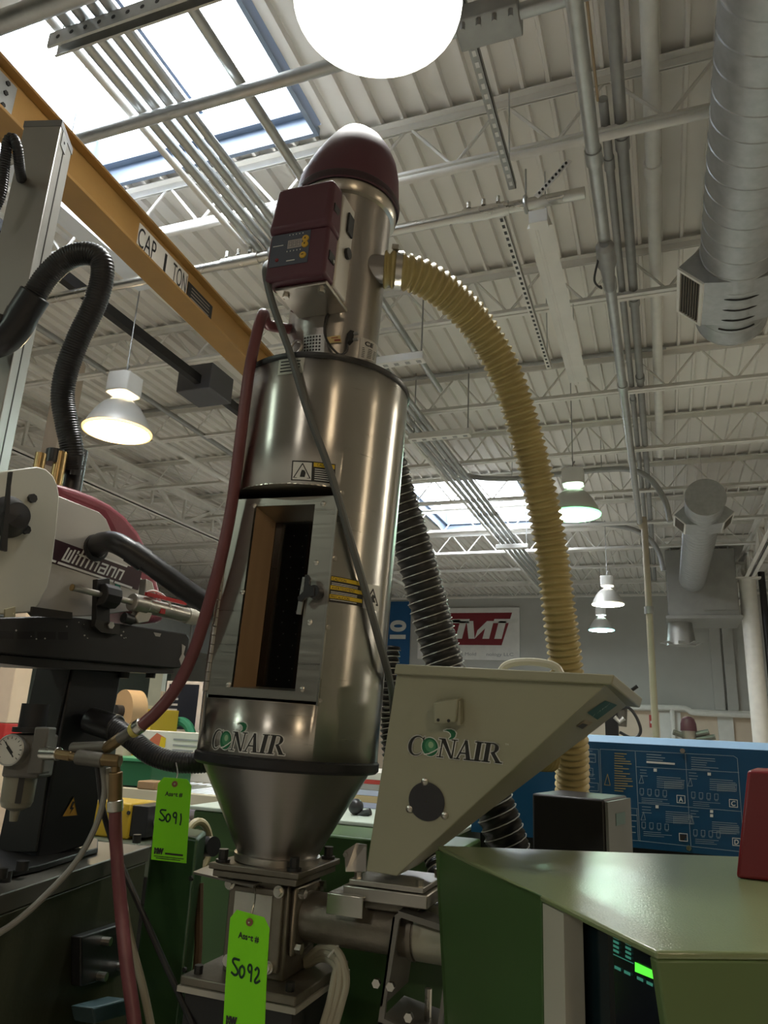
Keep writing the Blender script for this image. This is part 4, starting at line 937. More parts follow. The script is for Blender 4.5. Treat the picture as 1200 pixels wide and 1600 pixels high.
# ================================================================== FEEDER PIPE
zp = zat(cx+ba+.02, cy, 1432)
fp_ = thing('feeder_pipe', 'cast steel feeder pipe bolted to the side of the feed block', 'pipe', (cx+.2, cy, zp-.03))
def ax_(x): return (cx+x, cy, zp)
t = MB(); t.box(cx+ba, cx+ba+.010, cy-.044, cy+.044, zp-.046, zp+.046); t.build('end_flange', caststeel, fp_, bevel=.006)
for sy in (-.034, .034):
    for sz in (-.036, .036): t = MB(); bolt(t, (cx+ba+.010, cy+sy, zp+sz), (1,0,0), .0075, .009); t.build('flange_bolt', zinc, fp_)
xe = PY(705, 1480, cy).x-cx+.10
MB().cyl(ax_(ba+.008), ax_(.235), .034, 32).build('pipe_body', caststeel, fp_)
MB().cyl(ax_(.225), ax_(.232), .037, 32).build('joint_ring', caststeel, fp_)
MB().cyl(ax_(.235), ax_(.43), .036, 32).build('outer_pipe', mat('dull_pipe_steel', (.36,.35,.27), .42, metal=.4, var=.15), fp_)
# saddle with slide gate
hbx = PY(606, 1366, cy-.05).x
zs = zat(hbx, cy-.055, 1376)
sg = thing('slide_gate', 'stainless slide gate carrying the beige feeder hopper', 'slide gate', (hbx, cy, zp))
t = MB(); t.box(hbx-.040, hbx+.040, cy-.034, cy+.034, zp+.028, zs-.030); t.build('saddle_neck', caststeel, sg, bevel=.003)
t = MB(); t.box(hbx-.065, hbx+.060, cy-.055, cy+.060, zs-.030, zs-.012); t.build('gate_body', steel, sg, bevel=.002)
t = MB(); t.box(hbx-.055, hbx+.055, cy-.058, cy+.055, zs-.010, zs-.003); t.build('gate_top_plate', steel, sg, bevel=.001)
t = MB(); t.box(hbx-.085, hbx-.030, cy-.062, cy+.02, zs-.026, zs-.023); t.box(hbx-.085, hbx-.030, cy-.064, cy-.062, zs-.050, zs-.023); t.build('gate_blade', zinc, sg, bevel=.001)
for sx, sy in ((-1,-1), (1,-1), (1,1)): t = MB(); bolt(t, (hbx+sx*.046, cy+sy*.046, zs-.003), (0,0,1), .006, .008); t.build('gate_bolt', zinc, sg)
t = MB(); pe = [PD(*v) for v in ((538, 1330, 1.12), (556, 1318, 1.12), (572, 1320, 1.12), (572, 1362, 1.10), (540, 1362, 1.10))]; t.prism(pe, V((0,.004,0))); ea = t.build('hinge_ear', steel, sg)
t = MB(); q = PD(541, 1335, 1.118); bolt(t, q, (0,-1,0), .004, .004); t.build('ear_screw', zinc, ea)
# bracket beneath
bst = mat('dull_bracket_steel', (.22,.21,.19), .42, metal=.7, var=.15)
bk = thing('feeder_bracket', 'bent steel support bracket wrapped round the feeder pipe', 'bracket', (cx+.3, cy, zp-.15))
yb0 = cy-.058
o4 = [PY(px, py, yb0) for px, py in ((614, 1432), (622, 1427), (703, 1453), (712, 1460), (690, 1605), (690, 1640), (590, 1600), (594, 1572))]
i4 = [PY(px, py, yb0) for px, py in ((624, 1437), (627, 1434), (698, 1458), (703, 1464), (684, 1600), (684, 1632), (600, 1592), (602, 1572))]
t = MB(); n = len(o4); dp_ = V((0,.006,0)); k = len(t.v)
for i in range(n):
    j = (i+1) % n; t.hexa([o4[i], o4[j], i4[j], i4[i]], [o4[i]+dp_, o4[j]+dp_, i4[j]+dp_, i4[i]+dp_])
t.build('front_frame', bst, bk, smooth=0)
t = MB(); t.hexa([o4[1], o4[2], o4[2]+V((0,.11,0)), o4[1]+V((0,.11,0))], [q+V((0,0,.003)) for q in (o4[1], o4[2], o4[2]+V((0,.11,0)), o4[1]+V((0,.11,0)))]); t.build('top_plate', bst, bk)
t = MB(); t.hexa([o4[0], o4[0]+V((.003,0,0)), o4[0]+V((.003,.11,0)), o4[0]+V((0,.11,0))][::-1], [o4[7], o4[7]+V((.003,0,0)), o4[7]+V((.003,.11,0)), o4[7]+V((0,.11,0))][::-1]); t.build('side_plate', bst, bk)
t = MB(); t.hexa([o4[6], o4[5], o4[5]+V((0,.11,0)), o4[6]+V((0,.11,0))], [q+V((0,0,.003)) for q in (o4[6], o4[5], o4[5]+V((0,.11,0)), o4[6]+V((0,.11,0)))]); t.build('bottom_plate', bst, bk)
t = MB(); q = PY(693, 1414, cy-.02); t.cyl(q-V((0,0,.02)), q+V((0,0,.005)), .008, 8); t.cyl(q+V((0,0,.005)), q+V((0,0,.012)), .006, 8); t.build('top_bolt', zinc, bk)
t = MB(); q = PY(669, 1560, cy+.0); t.cyl(q-V((0,0,.03)), q+V((0,0,.012)), .005, 8); t.build('stud', zinc, bk)
for px, py in ((612, 1540), (640, 1588), (590, 1535)): t = MB(); bolt(t, PY(px, py, yb0+.004), (0,-1,0), .006, .007); t.build('bracket_bolt', zinc, bk)

# ================================================================== BEIGE FEEDER HOPPER
Y0, Y1 = cy-.10, cy+.20
fh_ = thing('feeder_hopper', 'beige wedge-shaped feeder hopper lettered CONAIR with round sight port', 'hopper', (hbx, cy, zs))
FL, FR_ = PY(620, 1050, Y0), PY(946, 1070, Y0)
b1, b2 = PY(571.5, 1361, cy-.052), PY(620, 1369, cy-.052)
BRc = PY(984, 1099, Y1); BL = FL+V((0, Y1-Y0, 0)); b3 = b2+V((.0,.095,0)); b4_ = b1+V((0,.095,0))
t = MB(); t.hexa([b1, b2, b3, b4_], [FL, FR_, BRc, BL]); body = t.build('body', beige, fh_, bevel=.0015)
# lid with skirt
l1, l2, l3 = PY(615, 1053, Y0-.008), PY(956, 1070, Y0-.008), PY(1000, 1106, Y1+.008)
u1, u2, u3 = PY(618, 1037, Y0-.008), PY(960, 1054, Y0-.008), PY(1004, 1091, Y1+.008)
l4, u4 = l1+V((0,Y1-Y0+.016,0)), u1+V((0,Y1-Y0+.016,0))
t = MB(); t.hexa([l1, l2, l3, l4], [u1, u2, u3, u4]); lid = t.build('lid', beige, fh_, bevel=.002)
hm = [PY(px, py, (Y0+Y1)/2) for px, py in ((782, 1050), (790, 1040), (806, 1035), (830, 1034), (855, 1037), (870, 1043), (877, 1054))]
t = MB(); t.tube(spline(hm, 5), .006, 8); t.build('lid_handle', mat('pale_handle', (.50,.48,.38), .4), lid)
t = MB(); q = PY(986, 1079, Y1-.02); t.cyl(q, q+(PY(996, 1072, Y1-.02)-q), .003, 8); t.build('lid_pin', bolt_m, lid)
nf = (FR_-FL).cross(b1-FL).normalized(); nf = nf if nf.y < 0 else -nf
def fr(px, py, off=0.): return PP(px, py, FL, nf)+nf*off
# bracket box
t = MB(); pts = [fr(px, py) for px, py in ((684, 1094), (722, 1089), (719, 1125), (684, 1128))]; t.prism(pts, nf*.022); bb = t.build('latch_box', beige, fh_, bevel=.002)
t = MB(); pts = [fr(px, py, .002) for px, py in ((718, 1096), (724, 1092), (724, 1130), (718, 1130))]; t.prism(pts, nf*.014); t.build('latch_flange', beige, bb)
for px, py in ((692, 1121), (708, 1122)): t = MB(); q = fr(px, py, .0225); t.cyl(q, q+nf*.001, .0022, 8); t.build('latch_hole', ink, bb)
# sight port
qc = fr(667, 1252)
e1 = (fr(700, 1254)-fr(634, 1250)).normalized(); e2 = nf.cross(e1)
t = MB(); t.lathe([(.026, .0005), (.026, .002), (.001, .002)], qc, ax=nf, n=40, caps=False); t.build('sight_port', mat('dark_sight_glass', (.012,.012,.016), .08, var=0, rvar=0), fh_)
for px, py in ((664, 1221), (640, 1264), (695, 1274)): t = MB(); q = fr(px, py); t.lathe([(.0055, 0), (.005, .002), (.0025, .0038), (.0005, .0042)], q, ax=nf, n=12); t.build('port_screw', zinc, fh_)
la, lb_ = fr(637, 1178), fr(787, 1193); lu = (lb_-la).length/5.2; lx = (lb_-la).normalized(); lv_ = nf.cross(lx); lv_ = lv_ if lv_.z > 0 else -lv_
conair(fh_, lambda off: (lambda x, y: la+lx*(x*lu)+lv_*(y*lu*.98)+nf*(.001+off)), False)
# labels on the sloping underside
c1, c2 = FR_, BRc; d1 = (b2-FR_).normalized()
nu = (c2-c1).cross(d1).normalized(); nu = nu if nu.z < 0 else -nu
def un(px, py, off=.0008): return PP(px, py, FR_, nu)+nu*off
t = MB(); t.face([un(px, py) for px, py in ((917, 1113), (945, 1094), (964, 1101), (933, 1124))]); s1 = t.build('green_sticker', mat('sticker_green', (.0,.10,.075), .4), fh_, smooth=0)
t = MB(); a_, b__ = un(926, 1117, .0016), un(950, 1100, .0016); ux = (b__-a_).normalized(); uy = nu.cross(ux); 
put_text(t, 'I  VAC', lambda x, y: a_+ux*x+(-uy)*(y-.005), .012, width=(b__-a_).length); t.build('sticker_print', wht, s1, smooth=0)
t = MB(); t.face([un(px, py) for px, py in ((899, 1134), (913, 1125), (926, 1128), (912, 1139))]); s2 = t.build('rating_sticker', mat('tan_sticker', (.32,.25,.16), .5), fh_, smooth=0)
t = MB(); t.face([un(px, py, .0015) for px, py in ((901, 1134), (909, 1129), (918, 1131), (909, 1138))]); t.build('sticker_print', ink, s2, smooth=0)
# ribbed outlet stub under the hopper
t = MB(); ribbed(t, [PD(*v) for v in ((860, 1186, 1.30), (800, 1183, 1.22), (740, 1184, 1.18), (690, 1186, 1.16))], .020, .0022, .0105, 18, 6); tag(t.build('outlet_hose', yhm, smooth=60), 'short yellow-brown ribbed hose tucked under the sloping hopper side', 'hose')

# ================================================================== GREEN MACHINE COVER (near right)
zg = CZ-.155
A_, B_ = PZ(684, 1321, zg), PZ(1025, 1486, zg)
C_, D_ = PZ(1215, 1488, zg), PZ(1260, 1342, zg)
gc = thing('machine_cover', 'green machine cover with slanted control bay and worn glossy top', 'machine cover', V(((A_.x+C_.x)/2, (A_.y+C_.y)/2, 0)))
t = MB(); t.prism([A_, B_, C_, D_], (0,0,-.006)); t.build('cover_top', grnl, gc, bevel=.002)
ed = (B_-A_).normalized(); nv = V((ed.y, -ed.x, 0)).normalized()
nv = nv if (CAM-A_).dot(nv) > 0 else -nv            # toward the camera
def cv(px, py, off=0.): return PP(px, py, A_+nv*off, nv)
low = -.35
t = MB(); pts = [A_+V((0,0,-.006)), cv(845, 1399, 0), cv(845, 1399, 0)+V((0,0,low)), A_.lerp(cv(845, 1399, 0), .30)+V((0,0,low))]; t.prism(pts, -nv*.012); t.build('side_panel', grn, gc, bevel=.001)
def strip(px0, px1, off, thick, nm, m, top=0.):
    s0, s1 = cv(px0, 1400, off), cv(px1, 1400, off)
    a = A_+nv*off; s0 = a+ed*((s0-a).dot(ed)); s1 = a+ed*((s1-a).dot(ed)); s0.z = s1.z = zg-.007-top
    t = MB(); t.prism([s0, s1, s1+V((0,0,low)), s0+V((0,0,low))], -nv*thick); return t.build(nm, m, gc)
strip(846, 880, -.002, .02, 'corner_post', mat('cream_post', (.50,.48,.40), .5))
strip(881, 949, -.03, .01, 'recess_panel', mat('dark_teal_panel', (.008,.018,.022), .2))
strip(947, 955, -.012, .02, 'bezel', blackp)
scr_ = strip(955, 1020, -.010, .012, 'screen', mat('dark_screen', (.010,.013,.020), .15))
t = MB(); so = -.009
sf = lambda px, py: cv(px, py, so)
t.face([sf(992, 1503), (sf(1034, 1523)), sf(1036, 1536), sf(992, 1518)]); t.build('screen_bar', mat('screen_green_glow', (.05,.5,.03), .4, emit=(.10,1.,.05), estr=.45), scr_, smooth=0)
t = MB()
for r_ in range(4):
    for px0, px1 in ((958, 967), (977, 986)): t.face([sf(px0, 1461+r_*7+ (px0-958)*.5), sf(px1, 1461+r_*7+(px1-958)*.5), sf(px1, 1465+r_*7+(px1-958)*.5), sf(px0, 1465+r_*7+(px0-958)*.5)])
t.face([sf(958, 1490), sf(990, 1505), sf(990, 1506.5), sf(958, 1491.5)])
for px0 in (960, 975, 995, 1010, 1025): t.face([sf(px0, 1508+(px0-960)*.48), sf(px0+10, 1513+(px0-960)*.48), sf(px0+10, 1518+(px0-960)*.48), sf(px0, 1513+(px0-960)*.48)])
t.build('screen_text', mat('screen_text_dim', (.02,.10,.07), .4, emit=(.1,.5,.35), estr=.10), scr_, smooth=0)
# near vertical panel
fe = (C_-B_).normalized()
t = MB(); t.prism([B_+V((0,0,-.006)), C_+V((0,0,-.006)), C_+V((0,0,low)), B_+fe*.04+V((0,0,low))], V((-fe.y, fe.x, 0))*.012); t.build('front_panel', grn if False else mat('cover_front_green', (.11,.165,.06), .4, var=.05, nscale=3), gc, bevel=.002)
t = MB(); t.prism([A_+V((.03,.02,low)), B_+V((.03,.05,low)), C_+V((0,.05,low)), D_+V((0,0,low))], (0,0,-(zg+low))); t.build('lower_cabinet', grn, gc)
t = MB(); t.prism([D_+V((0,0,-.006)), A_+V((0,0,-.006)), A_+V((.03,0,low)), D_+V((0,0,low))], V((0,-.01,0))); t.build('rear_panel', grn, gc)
# red box standing on the cover
rp0 = PZ(1150, 1372, zg+.0005); yr = rp0.y
t = MB(); pts = [rp0, PY(1168, 1203, yr+.02), PY(1262, 1208, yr+.02), PY(1262, 1388, yr)]; pts[3].z = zg+.0005
t.prism(pts, V((.02,.12,0))); tag(t.build('red_housing', mat('deep_red_paint', (.16,.008,.012), .35, var=.08), bevel=.004, seg=3), 'deep red sloping housing standing on the green cover', 'housing')
# black box with grey side
bxo = thing('black_enclosure', 'black enclosure with a grey end face behind the green cover', 'enclosure', PD(900, 1330, 1.3))
f1, f2_, f3_ = PD(831, 1238, 1.33), PD(944, 1249, 1.27), PD(980, 1244, 1.38); f4_ = f1+f3_-f2_
zz = .0
dn = lambda p: V((p.x, p.y, zz))
zt1 = (f1.z+f2_.z+f3_.z)/3
for p_ in (f1, f2_, f3_, f4_): p_.z = zt1
t = MB(); t.hexa([dn(f1), dn(f2_), dn(f3_), dn(f4_)], [f1, f2_, f3_, f4_]); t.build('case', mat('matte_black_case', (.012,.012,.013), .5), bxo, bevel=.004)
sdv = (f3_-f2_).normalized(); no = V((sdv.y, -sdv.x, 0)); no = no if no.dot(CAM-f2_) > 0 else -no
t = MB(); t.hexa([f2_+no*.001+V((0,0,-.5)), f3_+no*.001+V((0,0,-.5)), f3_+no*.006+V((0,0,-.5)), f2_+no*.006+V((0,0,-.5))], [f2_+no*.001+V((0,0,-.004)), f3_+no*.001+V((0,0,-.004)), f3_+no*.006+V((0,0,-.004)), f2_+no*.006+V((0,0,-.004))]); ge = t.build('end_face', mat('grey_plastic', (.20,.21,.20), .5), bxo)
t = MB(); pc = f2_.lerp(f3_, .5); t.obox(pc+no*.0065+V((0,0,-.035)), sdv*.028, V((0,0,.010)), no*.0006); t.build('badge', mat('teal_badge', (.16,.24,.22), .4), ge)

# ================================================================== BLUE PANEL CABINET
YP = 2.05
blue = mat('cabinet_blue', (.006,.062,.14), .35, var=.05, nscale=3)
bcab = thing('blue_cabinet', 'blue machine cabinet printed with pale wiring diagrams', 'cabinet', PY(970, 1250, YP))
p1, p2 = PY(738, 1150, YP), PY(1290, 1172, YP); ztop = PY(1000, 1163, YP).z; zbot = PY(1050, 1330, YP).z
X0c, X1c = p1.x, p2.x
nvx = lambda px, py, off=.001: PY(px, py, YP-off)
t = MB(); t.box(X0c, X1c, YP, YP+.35, zbot, ztop); t.build('door_panel', blue, bcab)
t = MB(); t.prism([(X0c, YP, ztop), (X0c, YP+.02, ztop+.018), (X0c, YP+.35, ztop+.018), (X0c, YP+.35, ztop)], (X1c-X0c, 0, 0)); t.build('top_rail', mat('pale_blue_rail', (.30,.48,.68), .3), bcab, bevel=.002)
t = MB(); t.box(X0c+.02, X1c-.02, YP+.02, YP+.34, 0, zbot); t.build('plinth', mat('dark_plinth', (.02,.022,.025), .5), bcab)
line = mat('diagram_print', (.30,.38,.42), .5); lineb = mat('bright_diagram_print', (.62,.64,.60), .5); gold = mat('gold_print', (.30,.24,.10), .5)
def Q(x, y): return (900+x/4, 1140+y/4)
def pf_(x, y, off=.0012): return nvx(*Q(x, y), off)
def ln(mb, pts, w_=2.6): stroke(mb, pts, w_, lambda x, y: pf_(x, y))
t = MB()
ln(t, [(150, 122), (985, 165), (1008, 180), (1040, 600), (1048, 765), (400, 695), (330, 690)])
ln(t, [(150, 122), (160, 400)]); ln(t, [(370, 138), (400, 697)]); ln(t, [(375, 232), (1018, 268)]); ln(t, [(683, 152), (718, 730)]); ln(t, [(392, 458), (1034, 512)]); ln(t, [(330, 490), (385, 495)]); ln(t, [(380, 500), (390, 690)])
ln(t, [(-60, 112), (140, 124), (152, 400)])
t.build('diagram_frame', line, bcab, smooth=0)
# fine rows
t = MB(); rnd = random.Random(3)
def rows(x0, y0, x1, n, dy, sl=.07, h=4, frac=(.5, 1.)):
    for k in range(n):
        xe_ = x0+(x1-x0)*rnd.uniform(*frac); y = y0+k*dy
        t.face([pf_(x0, y), pf_(xe_, y+sl*(xe_-x0)), pf_(xe_, y+h+sl*(xe_-x0)), pf_(x0, y+h)])
rows(440, 152, 590, 3, 16); rows(720, 172, 905, 6, 14, h=3)
for (bx_, by_) in ((505, 292), (835, 308), (560, 510), (850, 575)):
    rows(bx_, by_, bx_+175, 6, 13, h=3, frac=(.8, 1.))
    for k in range(14): xk = bx_+50+k*9.; ln(t, [(xk, by_+30), (xk, by_+78)], 2.2)
for (bx_, by_) in ((400, 368), (722, 390), (412, 578), (735, 625)):
    for k in range(4):
        xx, yy = bx_+k*48, by_+k*4; ln(t, [(xx, yy), (xx+22, yy+1), (xx+22, yy+36), (xx, yy+35), (xx, yy)], 2.4); ln(t, [(xx+4, yy+42), (xx+20, yy+43)], 2.4)
    rows(bx_+10, by_+58, bx_+190, 3, 12, h=2.5)
for (bx_, by_) in ((400, 250), (705, 268), (412, 480), (715, 505)): rows(bx_, by_, bx_+60, 3, 18, h=3); ln(t, [(bx_+10, by_+35), (bx_+22, by_+85), (bx_-6, by_+85), (bx_+10, by_+35)], 2.4)
for k in range(4): rows(332, 530+k*36, 380, 1, 1, h=5)
rows(60, 130, 130, 4, 22, h=3); rows(66, 250, 120, 5, 26, h=3); ln(t, [(75, 150), (120, 152), (122, 205), (78, 204), (75, 150)]); ln(t, [(75, 240), (105, 242), (106, 290), (76, 288), (75, 240)]); ln(t, [(70, 330), (140, 336), (140, 384), (70, 380), (70, 330)])
q = t.build('diagram_rows', line, bcab, smooth=0); q['kind'] = 'stuff'
t = MB(); 
for a in ((440, 196, 618, 208), (485, 243, 505, 262), (822, 268, 843, 286), (497, 472, 516, 491), (838, 502, 857, 520), (838, 528, 857, 546)): t.face([pf_(a[0], a[1]), pf_(a[2], a[1]+.07*(a[2]-a[0])), pf_(a[2], a[3]+.07*(a[2]-a[0])), pf_(a[0], a[3])])
for (x, y, ch) in ((630, 410, 'A'), (958, 436, 'C'), (978, 677, 'D'), (645, 648, '')):
    ln(t, [(x, y), (x+50, y+4), (x+52, y+50), (x+2, y+46), (x, y)], 4)
    if ch: put_text(t, ch, (lambda X, Y_: lambda a, b: pf_(X+a, Y_-b))(x+12, y+40), 42, bold=.8, width=27)
q = t.build('diagram_marks', lineb, bcab, smooth=0); q['kind'] = 'stuff'
t = MB(); poly(t, [(650, 655), (690, 658), (690, 672), (670, 694), (650, 690)], lambda x, y: pf_(x, y)); t.build('dark_mark', ink, bcab, smooth=0)
t = MB(); 
for k in range(16): 
    xe_ = 240+rnd.uniform(50, 115); y = 145+k*15.5; t.face([pf_(240, y), pf_(xe_, y+5), pf_(xe_, y+11), pf_(240, y+6)])
ln(t, [(178, 345), (197, 278), (214, 348), (178, 345)], 4); t.build('warning_print', gold, bcab, smooth=0)
for x, y in ((665, 132), (705, 740)): q = pf_(x, y, 0.); tt = MB(); bolt(tt, q, (0,-1,0), .006, .004, 8); tt.build('panel_screw', zinc, bcab)

# ================================================================== GREEN MACHINE BED BEHIND
gy = 1.95
zbt = PY(560, 1283, gy).z
mbd = thing('machine_bed', 'green machine bed with a pale work surface behind the hopper', 'machine', (-.5, gy+.3, 0))
xa, xb = PY(300, 1290, gy).x, PY(712, 1300, gy).x
MB().box(xa, xb, gy, gy+.55, 0, zbt-.012).build('bed_casing', grn, mbd, bevel=.006)
MB().box(xa-.01, xb+.01, gy-.01, gy+.56, zbt-.011, zbt).build('work_surface', mat('pale_mint_top', (.50,.58,.50), .45), mbd, bevel=.003)
t = MB(); t.box(xa+.02, xb-.02, gy-.004, gy, zbt-.11, zbt-.106); t.build('casing_seam', mat('seam_green', (.09,.15,.05), .5), mbd)
# grey electrical coil of cable beside the block
cc = PD(545, 1520, 1.05)
def loopcable(lbl, pts, r, m): tag(MB().tube(spline(pts, 8), r, 10).build('coiled_cable', m), lbl, 'cable')
crm = mat('cream_cable', (.38,.36,.28), .5)
for k, (dx, lbk) in enumerate(((0, 'outer'), (10, 'middle'), (19, 'inner'))):
    loopcable('cream cable, %s turn of the tied bundle beside the feed block' % lbk, [PD(478, 1500+dx*.4, 1.10), PD(505, 1478+dx, 1.08), PD(530-dx*.3, 1490+dx, 1.05), PD(541-dx, 1530, 1.04), PD(533-dx, 1570, 1.03), PD(512-dx, 1640, 1.02)], .0055, crm)
t = MB(); t.bar(PD(512, 1496, 1.045), PD(531, 1474, 1.06), .003, .002); tag(t.build('cable_tie', mat('clear_tie', (.6,.6,.55), .4)), 'pale cable tie round the cream cable bundle', 'cable tie')
# big green machine body below everything
mbase = thing('green_pedestal', 'dark green pedestal casing behind the feed block', 'pedestal', (-.55, 1.4, 0))
MB().box(cx-.12, cx+.24, cy+.22, cy+.36, 0, zat(cx, cy+.22, 1305)).build('base_casing', grn, mbase, bevel=.004)

# ================================================================== ROBOT (left)
ra = R(12.0); e1r = V((math.sin(ra), math.cos(ra), 0)); nr = V((math.cos(ra), -math.sin(ra), 0))     # long axis and outward side normal
Qr = PD(140, 900, 1.38)
def rp_(px, py, off=0.): return PP(px, py, Qr+nr*off, nr)
cream_m = mat('cream_robot_enamel', (.56,.56,.48), .4, var=.04, nscale=5)
alum = mat('brushed_robot_plate', (.52,.50,.46), .42, metal=.35, var=.06, nscale=6)
rob = thing('sprue_picker', 'sprue picker robot with maroon cover, black column and Wittmann lettering', 'robot', PD(75, 1330, 1.36))
t = MB(); t.prism([rp_(px, py, -.012) for px, py in ((80, 752), (100, 757), (125, 765), (150, 775), (175, 788), (198, 806), (218, 830), (232, 858), (240, 885), (250, 915), (257, 945), (258, 972), (225, 975), (190, 930), (178, 838), (160, 805), (92, 778))], -nr*.13); t.build('maroon_cover', maroonl, rob, bevel=.012, seg=4)
t = MB(); t.prism([rp_(px, py, -.004) for px, py in ((90, 774), (120, 786), (155, 800), (166, 811), (175, 832), (182, 850), (205, 885), (245, 930), (240, 950), (150, 962), (60, 965), (40, 945), (70, 900))], -nr*.02); bodyp = t.build('side_plate', alum, rob, bevel=.0015)
t = MB(); t.prism([rp_(px, py, .002) for px, py in ((-30, 742), (12, 735), (58, 729), (72, 733), (83, 743), (90, 758), (93, 776), (88, 830), (82, 880), (74, 918), (60, 946), (48, 957), (-30, 962))], -nr*.030); t.build('end_plate', cream_m, rob, bevel=.002)
t = MB(); t.prism([rp_(px, py, -.035) for px, py in ((-30, 745), (15, 738), (58, 732), (84, 750), (90, 776), (60, 950), (-30, 960))], -nr*.10); t.build('inner_body', cream_m, rob)
for px, py in ((49, 779), (39, 828)):
    q = rp_(px, py, .002); t = MB(); t.cyl(q, q+nr*.006, .0082, 8); t.build('hex_bolt', bolt_m, rob)
q = rp_(13, 808, .002); t = MB(); t.lathe([(.036, 0), (.036, .004), (.030, .012), (.022, .03), (.001, .032)], q, ax=nr, n=32, caps=False); kn = t.build('pivot_knob', rubber, rob)
t = MB(); t.prism([rp_(px, py, .034) for px, py in ((-2, 860), (8, 862), (14, 760), (17, 738), (12, 738))], nr*.006); t.build('pivot_lever', blackp, kn)
t = MB(); t.prism([rp_(px, py, .034) for px, py in ((4, 800), (24, 806), (22, 812), (4, 822))], nr*.004); t.build('pivot_pointer', blackp, kn)
t = MB(); t.prism([rp_(px, py, .001) for px, py in ((6, 952), (22, 948), (22, 966), (14, 968), (6, 965))], nr*.004); t.build('drip_tab', mat('amber_plastic', (.45,.42,.28), .4), rob)
# name plate
t = MB(); t.prism([rp_(px, py, -.0025) for px, py in ((80, 840), (222, 892), (216, 922), (73, 877))], -nr*.002); npz = t.build('name_plate', mat('dark_maroon_plate', (.035,.010,.016), .4), rob); lab(npz, 'dark maroon plate lettered Wittmann')
na_, nb_ = rp_(97, 874, -.0018), rp_(189, 906, -.0018); nu_ = (nb_-na_); nl = nu_.length; nu_.normalize(); nv_ = nr.cross(nu_); nv_ = nv_ if nv_.z > 0 else -nv_
k_ = nl/7.0; sk = .28
wf_ = lambda x, y: na_+nu_*((x+sk*y)*k_)+nv_*(y*k_)
t = MB(); w_ = .20
for pl_ in ([(0.05,1.25),(0.05,.0),(.75,.0),(.75,1.25)], [(.4,1.1),(.4,.0)], [(1.15,.0),(1.15,.85)], [(1.15,1.08),(1.15,1.28)], [(1.6,.0),(1.6,1.55)], [(2.1,.0),(2.1,1.55)], [(1.4,1.0),(2.5,1.0)], [(2.1,1.55),(6.9,1.55)], [(2.65,.0),(2.65,.95),(3.75,.95),(3.75,.0)], [(3.2,.95),(3.2,.0)], [(4.15,.95),(4.85,.95),(4.85,.0),(4.15,.0),(4.15,.5),(4.85,.5)], [(5.25,.0),(5.25,.95),(5.85,.95),(5.85,.0)], [(6.25,.0),(6.25,.95),(6.85,.95),(6.85,.0)]): stroke(t, pl_, w_, wf_)
stroke(t, [(-1.9, -.42), (-.5, -.42)], .22, wf_); stroke(t, [(-.15, -.42), (6.2, -.42)], .22, wf_); stroke(t, [(6.5, -.42), (8.6, -.42)], .22, wf_)
t.build('name_lettering', wht, npz, smooth=0)
t = MB(); t.prism([rp_(px, py, -.003) for px, py in ((180, 912), (188, 915), (186, 928), (178, 926))], nr*.001); t.build('green_mark', mat('mark_green', (.0,.16,.10), .5), rob)
# top fittings and clamp
c0 = rp_(88, 753, -.05)
t = MB(); q = rp_(60, 733, -.03); t.cyl(q, q+V((0,0,.03)), .010, 14); t.build('brass_fitting', mat('brass', (.42,.30,.14), .35, metal=.9), rob)
t = MB(); q = rp_(86, 762, -.03); t.cyl(q, q+V((0,0,.07)), .012, 14); t.build('brass_post', MATS['brass'], rob)
t = MB(); q = rp_(112, 752, -.06); t.cyl(q-V((0,0,.02)), q+V((0,0,.065)), .021, 20); hs2 = t.build('hose_socket', rubber, rob)
t = MB(); q1, q2 = rp_(86, 716, -.04), rp_(112, 728, -.06); t.cyl(q1-V((0,0,.012)), q1+V((0,0,.015)), .018, 16); t.hexa([q1+V((-.01,0,-.012)), q1+V((.01,0,-.012)), q2+V((.03,0,-.012)), q2+V((-.02,0,-.012))], [q1+V((-.01,0,.006)), q1+V((.01,0,.006)), q2+V((.03,0,.006)), q2+V((-.02,0,.006))]); t.build('clamp_arm', rubber, hs2)
# hose from the robot to the dryer side
cpx = [rp_(152, 855, .0), rp_(158, 848, .03)]+[PD(*v) for v in ((180, 848, 1.33), (215, 868, 1.33), (255, 896, 1.34), (295, 925, 1.36), (332, 950, 1.38), (375, 985, 1.42))]
o = thing('vacuum_hose', 'smooth black vacuum hose leading from the robot head behind the drying hopper', 'hose', cpx[0])
MB().tube(spline(cpx, 8), [.020]*14+[.0185]*100 if False else .0195, 18).build('hose', rubber, o)
q = PD(213, 867, 1.33); dq = (PD(235, 882, 1.335)-q).normalized(); t = MB(); t.cyl(q-dq*.012, q+dq*.02, .0215, 18); t.build('joint_sleeve', rubber, o)
t = MB(); q = rp_(149, 856, -.002); t.lathe([(.026, 0), (.026, .006), (.020, .008)], q, ax=nr, n=28, caps=False); t.build('collar', rubber, o)
